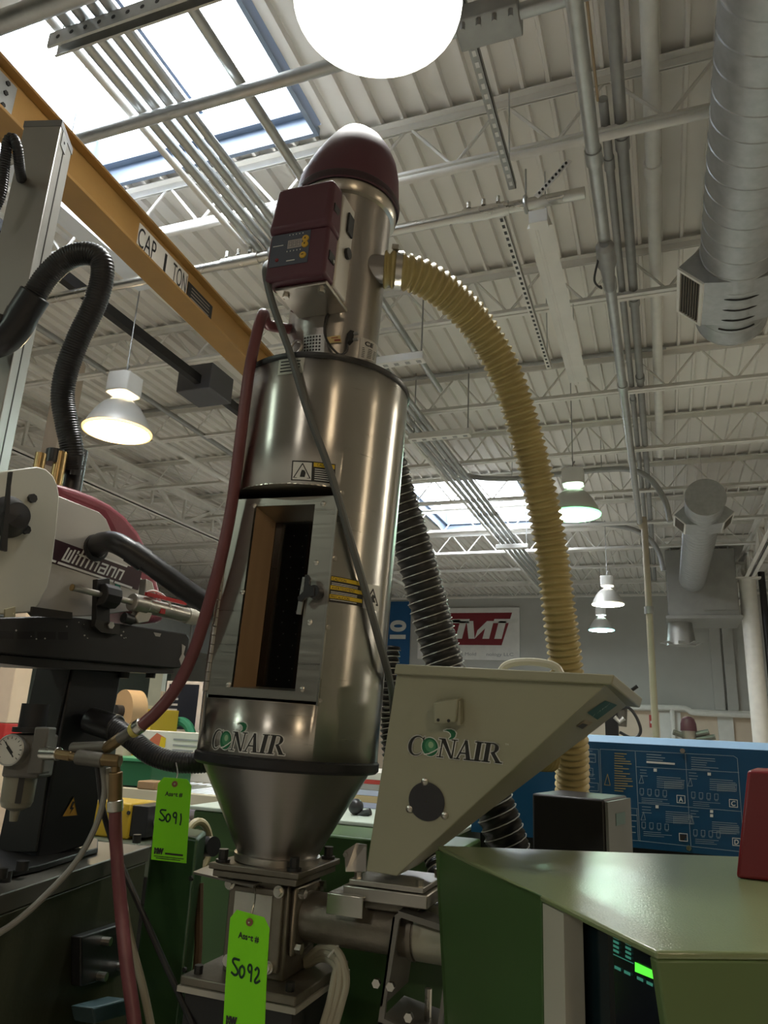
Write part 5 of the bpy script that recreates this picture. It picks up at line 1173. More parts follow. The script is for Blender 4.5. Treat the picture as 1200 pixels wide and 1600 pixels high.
# pneumatic cylinder
cyl_ = thing('air_cylinder', 'steel pneumatic cylinder clamped under the Wittmann plate', 'cylinder', rp_(200, 950, .03))
a0, a1 = rp_(113, 918, .035), rp_(305, 965, .035); ad = (a1-a0).normalized(); at = lambda s: a0+ad*(s*(a1-a0).length)
MB().cyl(at(0), at(.46), .0058, 14).build('rod', zinc, cyl_)
MB().cyl(at(-.005), at(.003), .0062, 14).build('rod_tip', MATS['brass'], cyl_)
MB().cyl(at(.44), at(.56), .0175, 20).build('nose', steel, cyl_, bevel=.002)
MB().cyl(at(.56), at(.93), .0150, 20).build('barrel', steel, cyl_)
MB().cyl(at(.91), at(1.0), .0165, 20).build('end_cap', mat('cream_cap', (.45,.43,.36), .45), cyl_, bevel=.002)
c_ = at(.52); t = MB(); t.prism([rp_(px, py, .022) for px, py in ((218, 905), (228, 910), (236, 940), (222, 972), (206, 975), (200, 965), (214, 945))], nr*.02); t.build('mount_bracket', steel, cyl_, bevel=.002)
t = MB(); p0_ = rp_(193, 965, .035); t.cyl(p0_, rp_(206, 969, .035), .010, 14); t.build('damper_tip', rubber, cyl_)
t = MB(); c_ = at(.24); t.cyl(c_-ad*.012, c_+ad*.022, .022, 10); t.build('rod_clamp', blackp, cyl_, bevel=.002)
t = MB(); t.prism([rp_(px, py, .03) for px, py in ((152, 905), (172, 903), (172, 975), (150, 975))], -nr*.014); t.build('clamp_post', blackp, cyl_, bevel=.001)
t = MB(); t.prism([rp_(px, py, .032) for px, py in ((150, 968), (188, 976), (186, 992), (158, 988), (148, 978))], -nr*.02); t.build('clamp_foot', darkst, cyl_)
q = rp_(172, 977, .033); t = MB(); bolt(t, q, nr, .007, .004); t.build('foot_bolt', zinc, cyl_)
t = MB(); t.bar(rp_(228, 928, .05), rp_(290, 943, .05), .007, .007); t.build('red_valve', mat('bright_red', (.50,.02,.02), .35), cyl_)
t = MB(); t.tube(spline([rp_(228, 925, .04), rp_(240, 923, .045), rp_(255, 930, .05), rp_(266, 945, .05), rp_(262, 955, .045), rp_(250, 957, .045)]), .0022, 6); t.build('air_line', whitep, cyl_)
t = MB(); t.obox(rp_(252, 955, .045), ad*.006, nr*.005, V((0,0,.005))); t.build('red_port', MATS['bright_red'], cyl_)
# black frame
frm = rob
t = MB(); t.prism([rp_(px, py, .020) for px, py in ((-40, 966), (100, 962), (200, 976), (292, 990), (297, 998), (291, 1042), (272, 1045), (-40, 1018))], -nr*.12); t.build('beam', blackp, frm, bevel=.003)
t = MB(); t.prism([rp_(px, py, .012) for px, py in ((-40, 1020), (270, 1046), (272, 1053), (60, 1043), (-40, 1032))], -nr*.10); t.build('lower_plate', blackp, frm)
for k, (x0_, x1_) in enumerate(((-5, 21), (27, 54), (58, 87), (91, 106))): t = MB(); t.face([rp_(x0_, 986+k*.5, .0205), rp_(x1_, 986+k*.5, .0205), rp_(x1_, 998+k*.5, .0205), rp_(x0_, 998+k*.5, .0205)]); t.build('slot', mat('void_black', (.004,.004,.005), .6), frm, smooth=0)
t = MB(); t.prism([rp_(px, py, .0205) for px, py in ((48, 948), (110, 957), (110, 968), (46, 962))], nr*.006); t.build('guide_rail', darkst, frm)
chip = mat('bare_chip', (.40,.38,.34), .5)
t = MB()
for pts in (((284, 1006), (290, 1010), (287, 1022), (292, 1034), (283, 1040), (280, 1030), (284, 1022)), ((240, 988), (252, 990), (250, 995), (243, 994))): t.face([rp_(px, py, .0207) for px, py in pts])
rq = random.Random(5)
for k in range(14): px, py = rq.uniform(20, 200), rq.uniform(972, 1000); s_ = rq.uniform(.8, 1.8); t.face([rp_(px-s_, py, .0207), rp_(px, py-s_, .0207), rp_(px+s_, py, .0207), rp_(px, py+s_, .0207)])
q = t.build('paint_chips', chip, frm, smooth=0); q['kind'] = 'stuff'
for px in (195, 236): t = MB(); q = rp_(px, 1050, -.03); t.cyl(q, q-V((0,0,.012)), .010, 10); t.build('foot_bolt', bolt_m, frm)
# column
rc = rob
def cq(y_, pts): return [PD(px, py, d) for px, py, d in pts]
top = cq(0, ((58, 1034, 1.42), (113, 1042, 1.36), (191, 1050, 1.46), (136, 1044, 1.52)))
bot = cq(0, ((-10, 1345, 1.33), (56, 1348, 1.27), (142, 1318, 1.37), (80, 1318, 1.43)))
zb_c = bot[1].z
t = MB(); t.hexa(bot, top); t.build('shaft', mat('blue_black_paint', (.007,.008,.011), .42), rc, bevel=.004)
n1 = (bot[0]-bot[1]).cross(top[1]-bot[1]).normalized(); n1 = n1 if n1.dot(CAM-bot[1]) > 0 else -n1
n2 = (bot[2]-bot[1]).cross(top[1]-bot[1]).normalized(); n2 = n2 if n2.dot(CAM-bot[1]) > 0 else -n2
t = MB(); pq = lambda px, py, off: PP(px, py, bot[1]+n1*off, n1)
t.prism([pq(px, py, .001) for px, py in ((62, 1040), (110, 1046), (82, 1180), (58, 1330), (2, 1330), (30, 1180))], n1*.004); t.build('grey_side', mat('charcoal_side', (.018,.019,.019), .5), rc)
wq = lambda px, py, off: PP(px, py, bot[1]+n2*off, n2)
t = MB(); t.face([wq(*p_, .0012) for p_ in ((116, 1243), (122, 1275), (96, 1277))]); wt = t.build('warning_triangle', mat('warn_yellow', (.50,.27,.03), .5), rc, smooth=0)
t = MB(); cen = V((0,0,0))
tri = [(116, 1243), (122, 1275), (96, 1277)]
for i in range(3): 
    a, b = tri[i], tri[(i+1) % 3]; g = (111.3, 1265); ai = (a[0]+(g[0]-a[0])*.12, a[1]+(g[1]-a[1])*.12); bi = (b[0]+(g[0]-b[0])*.12, b[1]+(g[1]-b[1])*.12)
    t.face([wq(*a, .0018), wq(*b, .0018), wq(*bi, .0018), wq(*ai, .0018)])
t.face([wq(*p_, .0018) for p_ in ((114, 1252), (109, 1264), (112, 1265), (108, 1273), (116, 1262), (113, 1261), (117, 1253))]); t.build('triangle_print', ink, wt, smooth=0)
t = MB(); t.prism([PZ(px, py, zb_c) for px, py in ((-60, 1388), (60, 1362), (152, 1333), (152, 1318), (60, 1322), (-60, 1340))], (0,0,.010)); t.build('foot_plate', blackp, rc, bevel=.002)
for px, py in ((34, 1360), (0, 1372)): q = PZ(px, py, zb_c+.010); t = MB(); t.cyl(q, q+V((0,0,.014)), .010, 12); t.build('foot_bolt', bolt_m, rc)
# upright aluminium extrusion behind
up_ = thing('aluminium_upright', 'tall grey aluminium extrusion rising beside the robot head', 'upright', PD(40, 700, 1.45))
u_t = [PD(35, 208, 1.62), PD(88, 232, 1.60), PD(112, 238, 1.70), PD(60, 200, 1.72)]
vb = 4.0
def dropto(p, z): return V((p.x-.03*(p.z-z)*0, p.y, z))
zlow = PD(0, 760, 1.45).z
t_ = MB(); pb_ = [V((p.x, p.y, zlow-.10)) for p in u_t]; ztop_ = max(p.z for p in u_t)
for p in u_t: p.z = ztop_-.06
t_.hexa(pb_, u_t); t_.build('extrusion', mat('anodised_aluminium', (.40,.39,.36), .4, metal=.6, var=.05), up_, bevel=.002)
fd = (u_t[2]-u_t[1]).normalized(); fdn = V((fd.y, -fd.x, 0)); fdn = fdn if fdn.dot(CAM-u_t[1]) > 0 else -fdn
L_ = (u_t[2]-u_t[1]).length
for fr_ in (.45,): t = MB(); a = u_t[1]+fd*L_*fr_; t.hexa([V((a.x,a.y,zlow-.1))-fd*.002, V((a.x,a.y,zlow-.1))+fd*.002, V((a.x,a.y,zlow-.1))+fd*.002+fdn*.001, V((a.x,a.y,zlow-.1))-fd*.002+fdn*.001], [a-fd*.002, a+fd*.002, a+fd*.002+fdn*.001, a-fd*.002+fdn*.001]); t.build('groove', darkst, up_)
t = MB(); t.hexa([p-V((0,0,.012)) for p in u_t], [p+V((0,0,.004)) for p in u_t]); t.v = [V((sum(q.x for q in u_t)/4+(v.x-sum(q.x for q in u_t)/4)*1.03, sum(q.y for q in u_t)/4+(v.y-sum(q.y for q in u_t)/4)*1.03, v.z)) for v in t.v]; t.build('end_cap', mat('grey_cap', (.20,.20,.20), .5), up_)
t = MB(); a = u_t[1]+fd*L_*.35+V((0,0,-.03)); t.obox(a, fd*.016, V((0,0,.018)), fdn*.002); pl__ = t.build('joint_plate', galv, up_); t = MB(); t.cyl(a+fdn*.002, a+fdn*.003, .003, 8); t.build('plate_hole', ink, pl__)
# corrugated hoses at the robot
def corr(name, lbl, pts, r, m=rubber, pitch=.005): o = thing(name, lbl, 'hose', pts[-1]); t = MB(); ribbed(t, pts, r, .0008, pitch, 18); t.build('hose', m, o, smooth=60); return o
o = corr('corrugated_hose', 'black corrugated hose arching from the upright into the robot socket', [PD(*v) for v in ((30, 500, 1.42), (48, 470, 1.42), (75, 430, 1.42), (105, 404, 1.42), (135, 396, 1.42), (156, 405, 1.42), (160, 430, 1.42), (148, 475, 1.42), (122, 530, 1.42), (104, 580, 1.42), (98, 620, 1.42), (104, 660, 1.42), (112, 700, 1.42), (113, 735, 1.42))], .0215)
t = MB(); q, q2 = PD(52, 465, 1.42), PD(38, 487, 1.42); dd = (q-q2).normalized(); t.cyl(q2-dd*.01, q+dd*.008, .029, 20); t.build('cuff', rubber, o, bevel=.003)
t = MB(); t.tube(spline([PD(36, 490, 1.42), PD(24, 512, 1.42), PD(5, 530, 1.42), PD(-25, 540, 1.42)]), .030, 16); t.build('elbow', rubber, o)
t = MB(); q = PD(-5, 510, 1.42); t.cyl(q, q+V((0,0,.012)), .034, 16); t.build('elbow_flange', rubber, o)
t = MB(); q, q2 = PD(122, 712, 1.415), PD(118, 742, 1.415); t.cyl(q2, q, .0105, 14); t.build('side_stub', mat('grey_stub', (.05,.05,.055), .4), o)
corr('cable_loop', 'black cable loop hooked beside the top of the upright', [PD(*v) for v in ((-10, 330, 1.5), (2, 300, 1.5), (8, 250, 1.5), (12, 222, 1.5), (20, 216, 1.5), (27, 230, 1.5), (31, 265, 1.54), (36, 290, 1.62))], .010)
o = corr('lower_vacuum_hose', 'black corrugated hose sagging from the robot column to the hopper rim', [PD(*v) for v in ((150, 1128, 1.36), (180, 1138, 1.34), (205, 1155, 1.32), (235, 1178, 1.30), (270, 1190, 1.29), (305, 1192, 1.29), (335, 1190, 1.30))], .0175)
t = MB(); q, q2 = PD(140, 1125, 1.37), PD(182, 1138, 1.345); t.cyl(q, q2, .024, 18); t.build('cuff', rubber, o, bevel=.003)

# ================================================================== AIR PREPARATION UNIT AND FITTINGS
au = thing('air_regulator', 'grey air filter regulator with round pressure gauge on the robot column', 'regulator', PD(40, 1250, 1.22))
regm = mat('grey_cast_regulator', (.14,.135,.12), .45, metal=.3, var=.1)
rx = rr.copy(); rx.z = 0; rx.normalize(); ry = V((-rx.y, rx.x, 0))
c = PD(48, 1180, 1.22); t = MB(); t.obox(c, rx*.030, ry*.028, V((0,0,.034))); t.build('body', regm, au, bevel=.004)
c = PD(66, 1172, 1.20); t = MB(); t.obox(c, rx*.012, ry*.016, V((0,0,.036))); t.build('port_block', regm, au, bevel=.003)
c = PD(30, 1230, 1.21); t = MB(); t.cyl(c+V((0,0,.045)), c-V((0,0,.022)), .027, 24, .025); t.lathe([(.025, 0), (.022, -.008), (.008, -.014), (.006, -.03)], c-V((0,0,.022)), n=24, caps=False); t.build('filter_bowl', mat('cloudy_bowl', (.24,.23,.18), .35), au)
d_ = (CAM-c); d_.z = 0; d_.normalize(); t = MB(); t.obox(c+d_*.0265+V((0,0,.012))+rx*.002, rx*.005, d_*.0015, V((0,0,.034))); t.build('bowl_window', darkst, au)
t = MB(); t.obox(c+d_*.026+V((0,0,.036))-rx*.012, rx*.007, d_*.004, V((0,0,.010))); t.build('bowl_latch', bolt_m, au)
c = PD(52, 1125, 1.23); t = MB(); t.cyl(c-V((0,0,.012)), c+V((0,0,.026)), .022, 20); t.cyl(c-V((0,0,.02)), c-V((0,0,.012)), .030, 20); t.build('adjust_knob', rubber, au)
g0 = PD(17, 1172, 1.185); gd = (CAM-g0).normalized(); gd = (gd+rx*-.55).normalized()
t = MB(); t.lathe([(.023, -.022), (.0245, 0), (.0245, .004), (.0225, .005), (.0225, .0025), (.001, .0025)], g0, ax=gd, n=36, caps=False); gg = t.build('gauge_case', mat('gauge_steel', (.45,.45,.43), .35, metal=.7), au)
t = MB(); t.lathe([(.0222, .003), (.0005, .0031)], g0, ax=gd, n=36, caps=False); t.build('gauge_dial', mat('dial_white', (.60,.59,.54), .4), gg)
gu = gd.cross(V((0,0,1))).normalized(); gv = gu.cross(gd)
gf = lambda x, y: g0+gd*.0036+gu*x+gv*y
t = MB(); stroke(t, [(-.008, -.010), (.010, .012)], .0022, gf)
for k in range(13): a = R(-40+k*21.7); stroke(t, [(.0175*math.cos(a), .0175*math.sin(a)), (.0205*math.cos(a), .0205*math.sin(a))], .0012, gf)
stroke(t, [(-.004, -.004), (.004, .004)], .005, gf); t.build('gauge_marks', ink, gg, smooth=0)
# fittings in line
brz = mat('dirty_brass', (.26,.18,.09), .42, metal=.8, var=.2); 
ft_ = thing('hose_fittings', 'row of brass and steel air fittings joining the red hoses', 'fitting', PD(140, 1185, 1.16))
def seg(px0, py0, px1, py1, r, nm, m, d0=1.17, d1=1.15, n=16, bev=.0015): MB().cyl(PD(px0, py0, d0), PD(px1, py1, d1), r, n).build(nm, m, ft_, bevel=bev)
seg(66, 1177, 92, 1178, .0105, 'quick_coupler', zinc, 1.19, 1.175); seg(88, 1178, 112, 1182, .0085, 'hex_nipple', brz, 1.175, 1.165, 6); seg(108, 1181, 124, 1184, .006, 'nipple', brz, 1.165, 1.16)
seg(121, 1183, 162, 1188, .0115, 'manifold', mat('grey_manifold', (.16,.15,.13), .5, metal=.5), 1.16, 1.15); seg(112, 1170, 166, 1168, .010, 'rear_manifold', MATS['grey_manifold'], 1.18, 1.17)
seg(160, 1187, 188, 1189, .0105, 'hex_elbow', brz, 1.15, 1.145, 6)
seg(166, 1170, 190, 1152, .0095, 'hex_adapter', brz, 1.165, 1.15, 6); seg(186, 1155, 210, 1140, .0085, 'coupler', regm, 1.15, 1.143); seg(206, 1143, 213, 1139, .011, 'yellow_ring', mat('yellow_ring', (.55,.48,.12), .4), 1.143, 1.141); seg(212, 1139, 222, 1132, .0115, 'hose_clamp', zinc, 1.141, 1.139)
seg(181, 1190, 181, 1208, .007, 'nipple', brz, 1.147, 1.147); seg(181, 1206, 180, 1252, .0105, 'swivel_socket', brz, 1.147, 1.140); seg(180, 1250, 180, 1268, .0120, 'hose_clamp', zinc, 1.140, 1.137)
tag(MB().tube(spline([PD(*v) for v in ((180, 1262, 1.137), (181, 1310, 1.13), (185, 1370, 1.11), (190, 1430, 1.09), (197, 1500, 1.06), (208, 1580, 1.03), (218, 1660, 1.0))], 8), .0098, 12).build('air_hose', rhm), 'dark red air hose dropping from the brass socket past the machine bed', 'hose')
for lbl, pts, r, m in (('grey cable sweeping from the fittings down across the machine bed', ((160, 1195, 1.17), (163, 1240, 1.17), (150, 1290, 1.15), (120, 1345, 1.12), (75, 1395, 1.09), (25, 1440, 1.06), (-30, 1475, 1.03)), .0048, mat('pale_grey_cable', (.26,.26,.24), .5)),
    ('black cable running diagonally behind the red air hose', ((152, 1195, 1.17), (162, 1270, 1.17), (185, 1340, 1.15), (220, 1420, 1.12), (255, 1500, 1.08), (300, 1600, 1.03), (320, 1660, 1.0)), .0045, rubber),
    ('pale cable hanging beside the red air hose', ((168, 1200, 1.175), (175, 1260, 1.17), (185, 1350, 1.15), (200, 1450, 1.11), (225, 1550, 1.07), (245, 1650, 1.03)), .0058, crm)):
    tag(MB().tube(spline([PD(*v) for v in pts], 8), r, 10).build('hanging_cable', m), lbl, 'cable')

# ================================================================== MACHINE BED UNDER THE ROBOT
zpf = zb_c-.002
bedm = mat('dark_olive_paint', (.040,.042,.024), .45, var=.25, nscale=4, bump=.05)
mb0 = thing('platen', 'dark oily machine platen carrying the robot column', 'machine', V((PZ(60, 1370, zpf).x, PZ(60, 1370, zpf).y, 0)))
pp = [PZ(-140, 1443, zpf), PZ(0, 1398, zpf), PZ(235, 1322, zpf), PZ(150, 1314, zpf), PZ(-140, 1325, zpf)]
t = MB(); t.prism(pp, (0,0,-.028)); t.build('top_plate', mat('worn_grey_plate', (.11,.105,.09), .42, metal=.4, var=.2), mb0, bevel=.002)
pin = [V((p.x, p.y, zpf-.0285)) for p in pp]; cxx = sum((p for p in pin), V((0,0,0)))/5; pin = [p.lerp(cxx, .02) for p in pin]
t = MB(); t.prism(pin, (0,0,-(zpf-.0285))); t.build('bed_casting', bedm, mb0, bevel=.003)
for px, py in ((213, 1317), (138, 1317), (8, 1378)): q = PZ(px, py, zpf); t = MB(); t.cyl(q, q+V((0,0,.016)), .0085, 12); t.build('cap_screw', bolt_m, mb0)
fe_ = (pp[2]-pp[1]).normalized(); fn_ = V((fe_.y, -fe_.x, 0)); fn_ = fn_ if fn_.dot(CAM-pp[1]) > 0 else -fn_
ff = lambda px, py, off=0.: PP(px, py, pp[1]+fn_*off, fn_)
t = MB(); t.prism([ff(px, py, .0) for px, py in ((110, 1462), (180, 1440), (185, 1520), (110, 1540))], fn_*.02); clb = t.build('clamp_block', blackp, mb0, bevel=.003)
for px, py in ((160, 1470), (153, 1525), (185, 1510)): q = ff(px, py, .02); t = MB(); t.cyl(q, q+fn_*.016, .007, 10); t.build('clamp_bolt', zinc, clb)
t = MB(); t.cyl(ff(150, 1468, .012), ff(182, 1455, .012), .007, 12); t.build('clamp_tube', steel, clb)
t = MB(); t.prism([ff(px, py, .06) for px, py in ((145, 1575), (200, 1560), (205, 1585), (150, 1600))], -fn_*.04); tag(t.build('teal_block', mat('teal_grey_plastic', (.05,.09,.10), .4), bevel=.003), 'small teal block on the ledge below the platen', 'block')
# green cover panel behind tag
gpz = thing('green_guard', 'dark green guard post beside the feed block', 'guard', PD(275, 1600, 1.25))
g1, g2, g3 = PD(232, 1350, 1.28), PD(306, 1340, 1.22), PD(318, 1345, 1.30)
zt2 = g2.z+.03
for p in (g1, g2, g3): p.z = zt2
g4 = g1+g3-g2
t = MB(); t.hexa([V((p.x, p.y, 0)) for p in (g1, g2, g3, g4)], [g1, g2, g3, g4]); t.build('panel', mat('guard_green', (.022,.055,.018), .4, var=.1), gpz, bevel=.006)
for px, py in ((300, 1372), (290, 1515)): t = MB(); q = PP(px, py, g1, (g2-g1).cross(V((0,0,1))).normalized()); n_ = (g2-g1).cross(V((0,0,1))).normalized(); n_ = n_ if n_.dot(CAM-g1) > 0 else -n_; t.cyl(q, q+n_*.004, .004, 8); t.build('guard_screw', bolt_m, gpz)
# cream disc wheel edge with black hub
whl = thing('rim_wheel', 'cream rimmed wheel with a black hub beside the green guard', 'wheel', PD(300, 1330, 1.35))
wc = PD(308, 1322, 1.36); wn = (rx*.75-ry*.55+V((0,0,.1))).normalized(); wu = wn.cross(V((0,0,1))).normalized(); wv = wu.cross(wn)
t = MB(); t.tube([wc+wu*.030*math.cos(a)+wv*.042*math.sin(a) for a in [2*math.pi*k/32 for k in range(32)]], .007, 10, closed=True); t.build('rim', mat('cream_rim', (.48,.42,.24), .45), whl)
t = MB(); t.lathe([(.029, -.004), (.029, .002), (.001, .004)], wc, ax=wn, n=28, caps=False); t.build('disc', mat('olive_disc', (.08,.09,.05), .5), whl)
t = MB(); t.cyl(wc+wn*.004, wc+wn*.045, .017, 20); t.build('hub', rubber, whl)
# orange lever behind the cone
tag(MB().tube([PD(312, 1380, 1.28), PD(310, 1480, 1.24), PD(300, 1620, 1.2)], .007, 8).build('brown_rod', mat('brown_rod', (.10,.06,.03), .5)), 'brown rod hanging beside the feed block', 'rod')

# ================================================================== ASSET TAGS
tagm = mat('lime_tag_card', (.22,.78,.0), .55, var=.02)
def asset_tag(lbl, tl, tr, bl, br, digits, string_to):
    ux_ = (tr-tl+br-bl)/2; W = ux_.length; vy_ = (tl-bl+tr-br)/2; H = vy_.length
    o = thing('asset_tag', lbl, 'tag', (bl+br)/2, group='lime asset tags')
    n_ = ux_.cross(vy_).normalized(); n_ = n_ if n_.dot(CAM-tl) > 0 else -n_
    bul = lambda x, y: .004*math.sin(math.pi*y)*H/.15
    f = lambda x, y, off=0.: bl+(br-bl)*x*(1-y)+(tr-tl)*x*y+(tl-bl)*y+n_*(off+bul(x, y)*.6)
    t = MB(); out = [(0, 0), (1, 0)]; N = 10; rows_ = []
    ysr = [i/N*.92 for i in range(N+1)]
    for i in range(N): t.hexa([f(0, ysr[i]), f(1, ysr[i]), f(1, ysr[i], -.0008), f(0, ysr[i], -.0008)], [f(0, ysr[i+1]), f(1, ysr[i+1]), f(1, ysr[i+1], -.0008), f(0, ysr[i+1], -.0008)])
    t.hexa([f(0, .92), f(1, .92), f(1, .92, -.0008), f(0, .92, -.0008)], [f(.15, 1), f(.85, 1), f(.85, 1, -.0008), f(.15, 1, -.0008)])
    card = t.build('card', tagm, o, smooth=60)
    c = f(.5, .93, .0005); t = MB(); un_ = (tr-tl).normalized(); vn_ = n_.cross(un_)
    t.lathe([(W*.085, 0), (W*.085, .0008), (W*.03, .001)], c, ax=n_, n=24, caps=False); t.build('eyelet', mat('brown_eyelet', (.22,.09,.05), .6), o)
    g = lambda x, y: f(x, y/2.05, .0007)
    t = MB(); put_text(t, 'Asset #', lambda x, y: g(.5+x, 1.60+y), .15, bold=.004, align='C', width=.52); 
    put_text(t, 'MW', lambda x, y: g(.07+x, .17+y), .17, bold=.02, width=.27)
    for y0 in (.10, .055): stroke(t, [(.08 if y0 > .08 else .14, y0), (.92 if y0 > .08 else .82, y0)], .018, g)
    for k in range(10): stroke(t, [(.40+k*.05, .185), (.43+k*.05, .185)], .045, g)
    t.build('printing', ink, card, smooth=0)
    t = MB(); sx = .2; gl = {
     '5': [(.85,1.),(.25,1.),(.12,.80),(.45,.55),(.75,.30),(.70,.08),(.40,.0),(.05,.12)], '0': [(.5,.75),(.2,.6),(.12,.3),(.3,.05),(.6,.05),(.85,.3),(.80,.6),(.5,.75)],
     '9': [(.8,.62),(.5,.55),(.25,.72),(.35,.95),(.65,1.),(.8,.85),(.8,.62),(.78,.0)], '1': [(.45,1.),(.55,.5),(.45,.0)], '2': [(.2,.85),(.5,1.),(.75,.85),(.65,.55),(.25,.2),(.3,.05),(.6,.08),(.95,.22)]}
    for k, ch in enumerate(digits):
        pts = gl[ch]; q = spline([V((a, b, 0)) for a, b in pts], 4)
        stroke(t, [(.13+k*.185+v.x*.17*(1.25 if k == 0 else .95), .98+v.y*.26-(.02*k)) for v in q], .042, g)
    t.build('handwriting', mat('marker_ink', (.0,.03,.015), .5), card, smooth=0)
    t = MB(); c2 = f(.5, .93, .003); t.tube(spline([c2, c2.lerp(string_to, .5)+rx*.004, string_to], 6), .0012, 5); t.build('wire_tie', zinc, o)
    return o
dz = 1.12
asset_tag('lime asset tag handwritten 5091 hanging by the sagging black hose', PD(248, 1214, 1.19), PD(300, 1218, 1.19), PD(236, 1343, 1.16), PD(291, 1349, 1.16), '5091', PD(275, 1192, 1.25))
asset_tag('lime asset tag handwritten 5092 hanging from the feed block slide', PD(361, 1419, .96), PD(422, 1436, .945), PD(348, 1615, .92), PD(413, 1627, .905), '5092', PZ(398, 1377, zc-.004))
# ================================================================== FAR WALL SIGNS
YS = YF-.04
def ws(px, py, off=0.): return PY(px, py, YS-off)
c1, c2 = ws(655, 951), ws(812, 1030)
sg_ = thing('wall_sign', 'white company sign with a red block reading SMT on the back wall', 'sign', (c1+c2)/2)
x0, x1, z0, z1 = c1.x, ws(812, 955).x, ws(730, 1031).z, ws(730, 950).z
MB().box(x0, x1, YS-.03, YS+.02, z0, z1).build('board', mat('sign_white', (.78,.77,.74), .4), sg_, bevel=.005)
W_, H_ = x1-x0, z1-z0; sfn = lambda off: (lambda u, v: V((x0+u*W_, YS-.031-off, z0+v*H_)))
t = MB(); poly(t, [(.10, .28), (.83, .28), (.93, .90), (.16, .90)], sfn(.001)); t.build('red_block', mat('sign_red', (.22,.015,.025), .45), sg_, smooth=0)
t = MB(); g = sfn(.003); S_ = lambda pts: [(x+.13*(y-.4), y) for x, y in pts]
stroke(t, S_([(.36,.74),(.24,.74),(.22,.60),(.32,.56),(.32,.42),(.18,.42)]), .055, g)
for pl_ in ([(.38,.40),(.445,.40),(.445,.74),(.38,.74)], [(.445,.74),(.51,.74),(.57,.40),(.51,.40)], [(.57,.40),(.575,.56),(.645,.74),(.645,.60)], [(.645,.40),(.71,.40),(.71,.74),(.645,.74)], [(.76,.40),(.83,.40),(.83,.74),(.76,.74)], [(.71,.70),(.94,.70),(.94,.78),(.71,.78)], [(.30,.70),(.47,.70),(.47,.78),(.30,.78)]): poly(t, S_(pl_), g)
t.build('sign_letters', wht, sg_, smooth=0)
t = MB(); put_text(t, 'Smart Molding Technology LLC' if False else 'st Mold      nology LLC', lambda x, y: g(.42+x, .08+y), .085, width=.52); t.build('sign_small_print', mat('grey_print', (.30,.30,.32), .5), sg_, smooth=0)
b1_, b2_ = ws(605, 941), ws(645, 1038)
bn = thing('wall_banner', 'blue hanging banner with sideways white numerals beside the company sign', 'banner', (b1_+b2_)/2)
xa_, xb_, za_, zb_b = ws(590, 990).x, ws(641, 990).x, ws(620, 1065).z, ws(620, 940).z
MB().box(xa_, xb_, YS-.02, YS, za_, zb_b).build('cloth', mat('banner_blue', (.012,.10,.26), .6), bn)
t = MB(); Hb = zb_b-za_; Wb = xb_-xa_
f = lambda x, y: V((xa_+Wb*.66+y*-1., YS-.024, za_+Hb*.72-x)) if False else V((xa_+Wb*.42+y, YS-.024, za_+Hb*.76-x))
put_text(t, '01', f, Wb*.62, bold=Wb*.03); t.build('numerals', wht, bn, smooth=0)
# ================================================================== ALONG THE BACK WALL (right)
wp = thing('wall_pipe', 'pale pipe running low along the back wall above the blue cabinet', 'pipe', ws(1040, 1110)); 
pts = [ws(985, 1105, .2), ws(1060, 1106, .2), ws(1075, 1109, .2), ws(1090, 1114, .2), ws(1180, 1118, .2)]
MB().tube(spline(pts, 6), .07, 10).build('tube', steelw, wp)
q = ws(1050, 1107, .2); MB().cyl(q, V((q.x, q.y, 0)), .06, 10).build('drop', steelw, wp)
YM = 9.0
fl_ = thing('far_loader', 'small maroon-topped loader standing beyond the blue cabinet', 'loader', V((PY(1076, 1150, YM).x, YM, 0)))
q = PY(1076, 1140, YM); 
t = MB(); r_ = .085; zt3 = PY(1076, 1120, YM).z; zb3 = PY(1076, 1142, YM).z; t.lathe([(r_, zb3), (r_*.95, (zb3+zt3)/2), (r_*.75, zt3-.02), (r_*.4, zt3), (.001, zt3+.004)], (q.x, YM, 0), n=24, caps=False); t.build('cap', maroon, fl_)
MB().cyl((q.x, YM, zb3-.25), (q.x, YM, zb3), .075, 20).build('body', steel, fl_); MB().cyl((q.x, YM, 0), (q.x, YM, zb3-.25), .09, 16).build('stand', darkst, fl_)
for dx, dz in ((-.16, -.02), (.2, .0), (.26, -.05)): t = MB(); t.cyl((q.x, YM, zb3+dz-.05), (q.x+dx, YM-.03, zb3+dz), .03, 10); t.build('side_port', regm, fl_)
fr2 = thing('far_robot_arm', 'far black robot arm with a looping cable beyond the beige hopper', 'robot', V((PY(958, 1150, 6.5).x, 6.5, 0)))
q = PY(956, 1130, 6.5); MB().box(q.x-.05, q.x+.05, 6.45, 6.55, 0, PY(956, 1112, 6.5).z).build('post', blackp, fr2)
q2 = PY(968, 1105, 6.5); MB().cyl(q2-V((0,0,.15)), q2+V((.02,0,.1)), .05, 12).build('gripper_body', regm, fr2)
t = MB(); t.tube(spline([PY(*p_, 6.45) for p_ in ((966, 1108), (982, 1106), (994, 1120), (1001, 1140), (996, 1151), (984, 1152), (968, 1144))]), .012, 8); t.build('cable', rubber, fr2)
t = MB(); t.tube([PY(*p_, 6.45) for p_ in ((960, 1120), (968, 1128), (975, 1122))], .02, 8); t.build('coupling', galv, fr2)
rs = thing('red_wall_sign', 'small red sign on the tan wall beside the drop pipe', 'sign', ws(1018, 1125)); c1, c2 = ws(1014, 1117, .0), ws(1021, 1137, .0); MB().box(c1.x, c2.x, YS-.02, YS+.02, c2.z, c1.z).build('plate', mat('sign_bright_red', (.45,.05,.04), .5), rs); MB().box(c1.x+.02, c2.x-.02, YS-.025, YS-.02, c2.z+.1, c2.z+.16).build('text_bar', wht, rs)
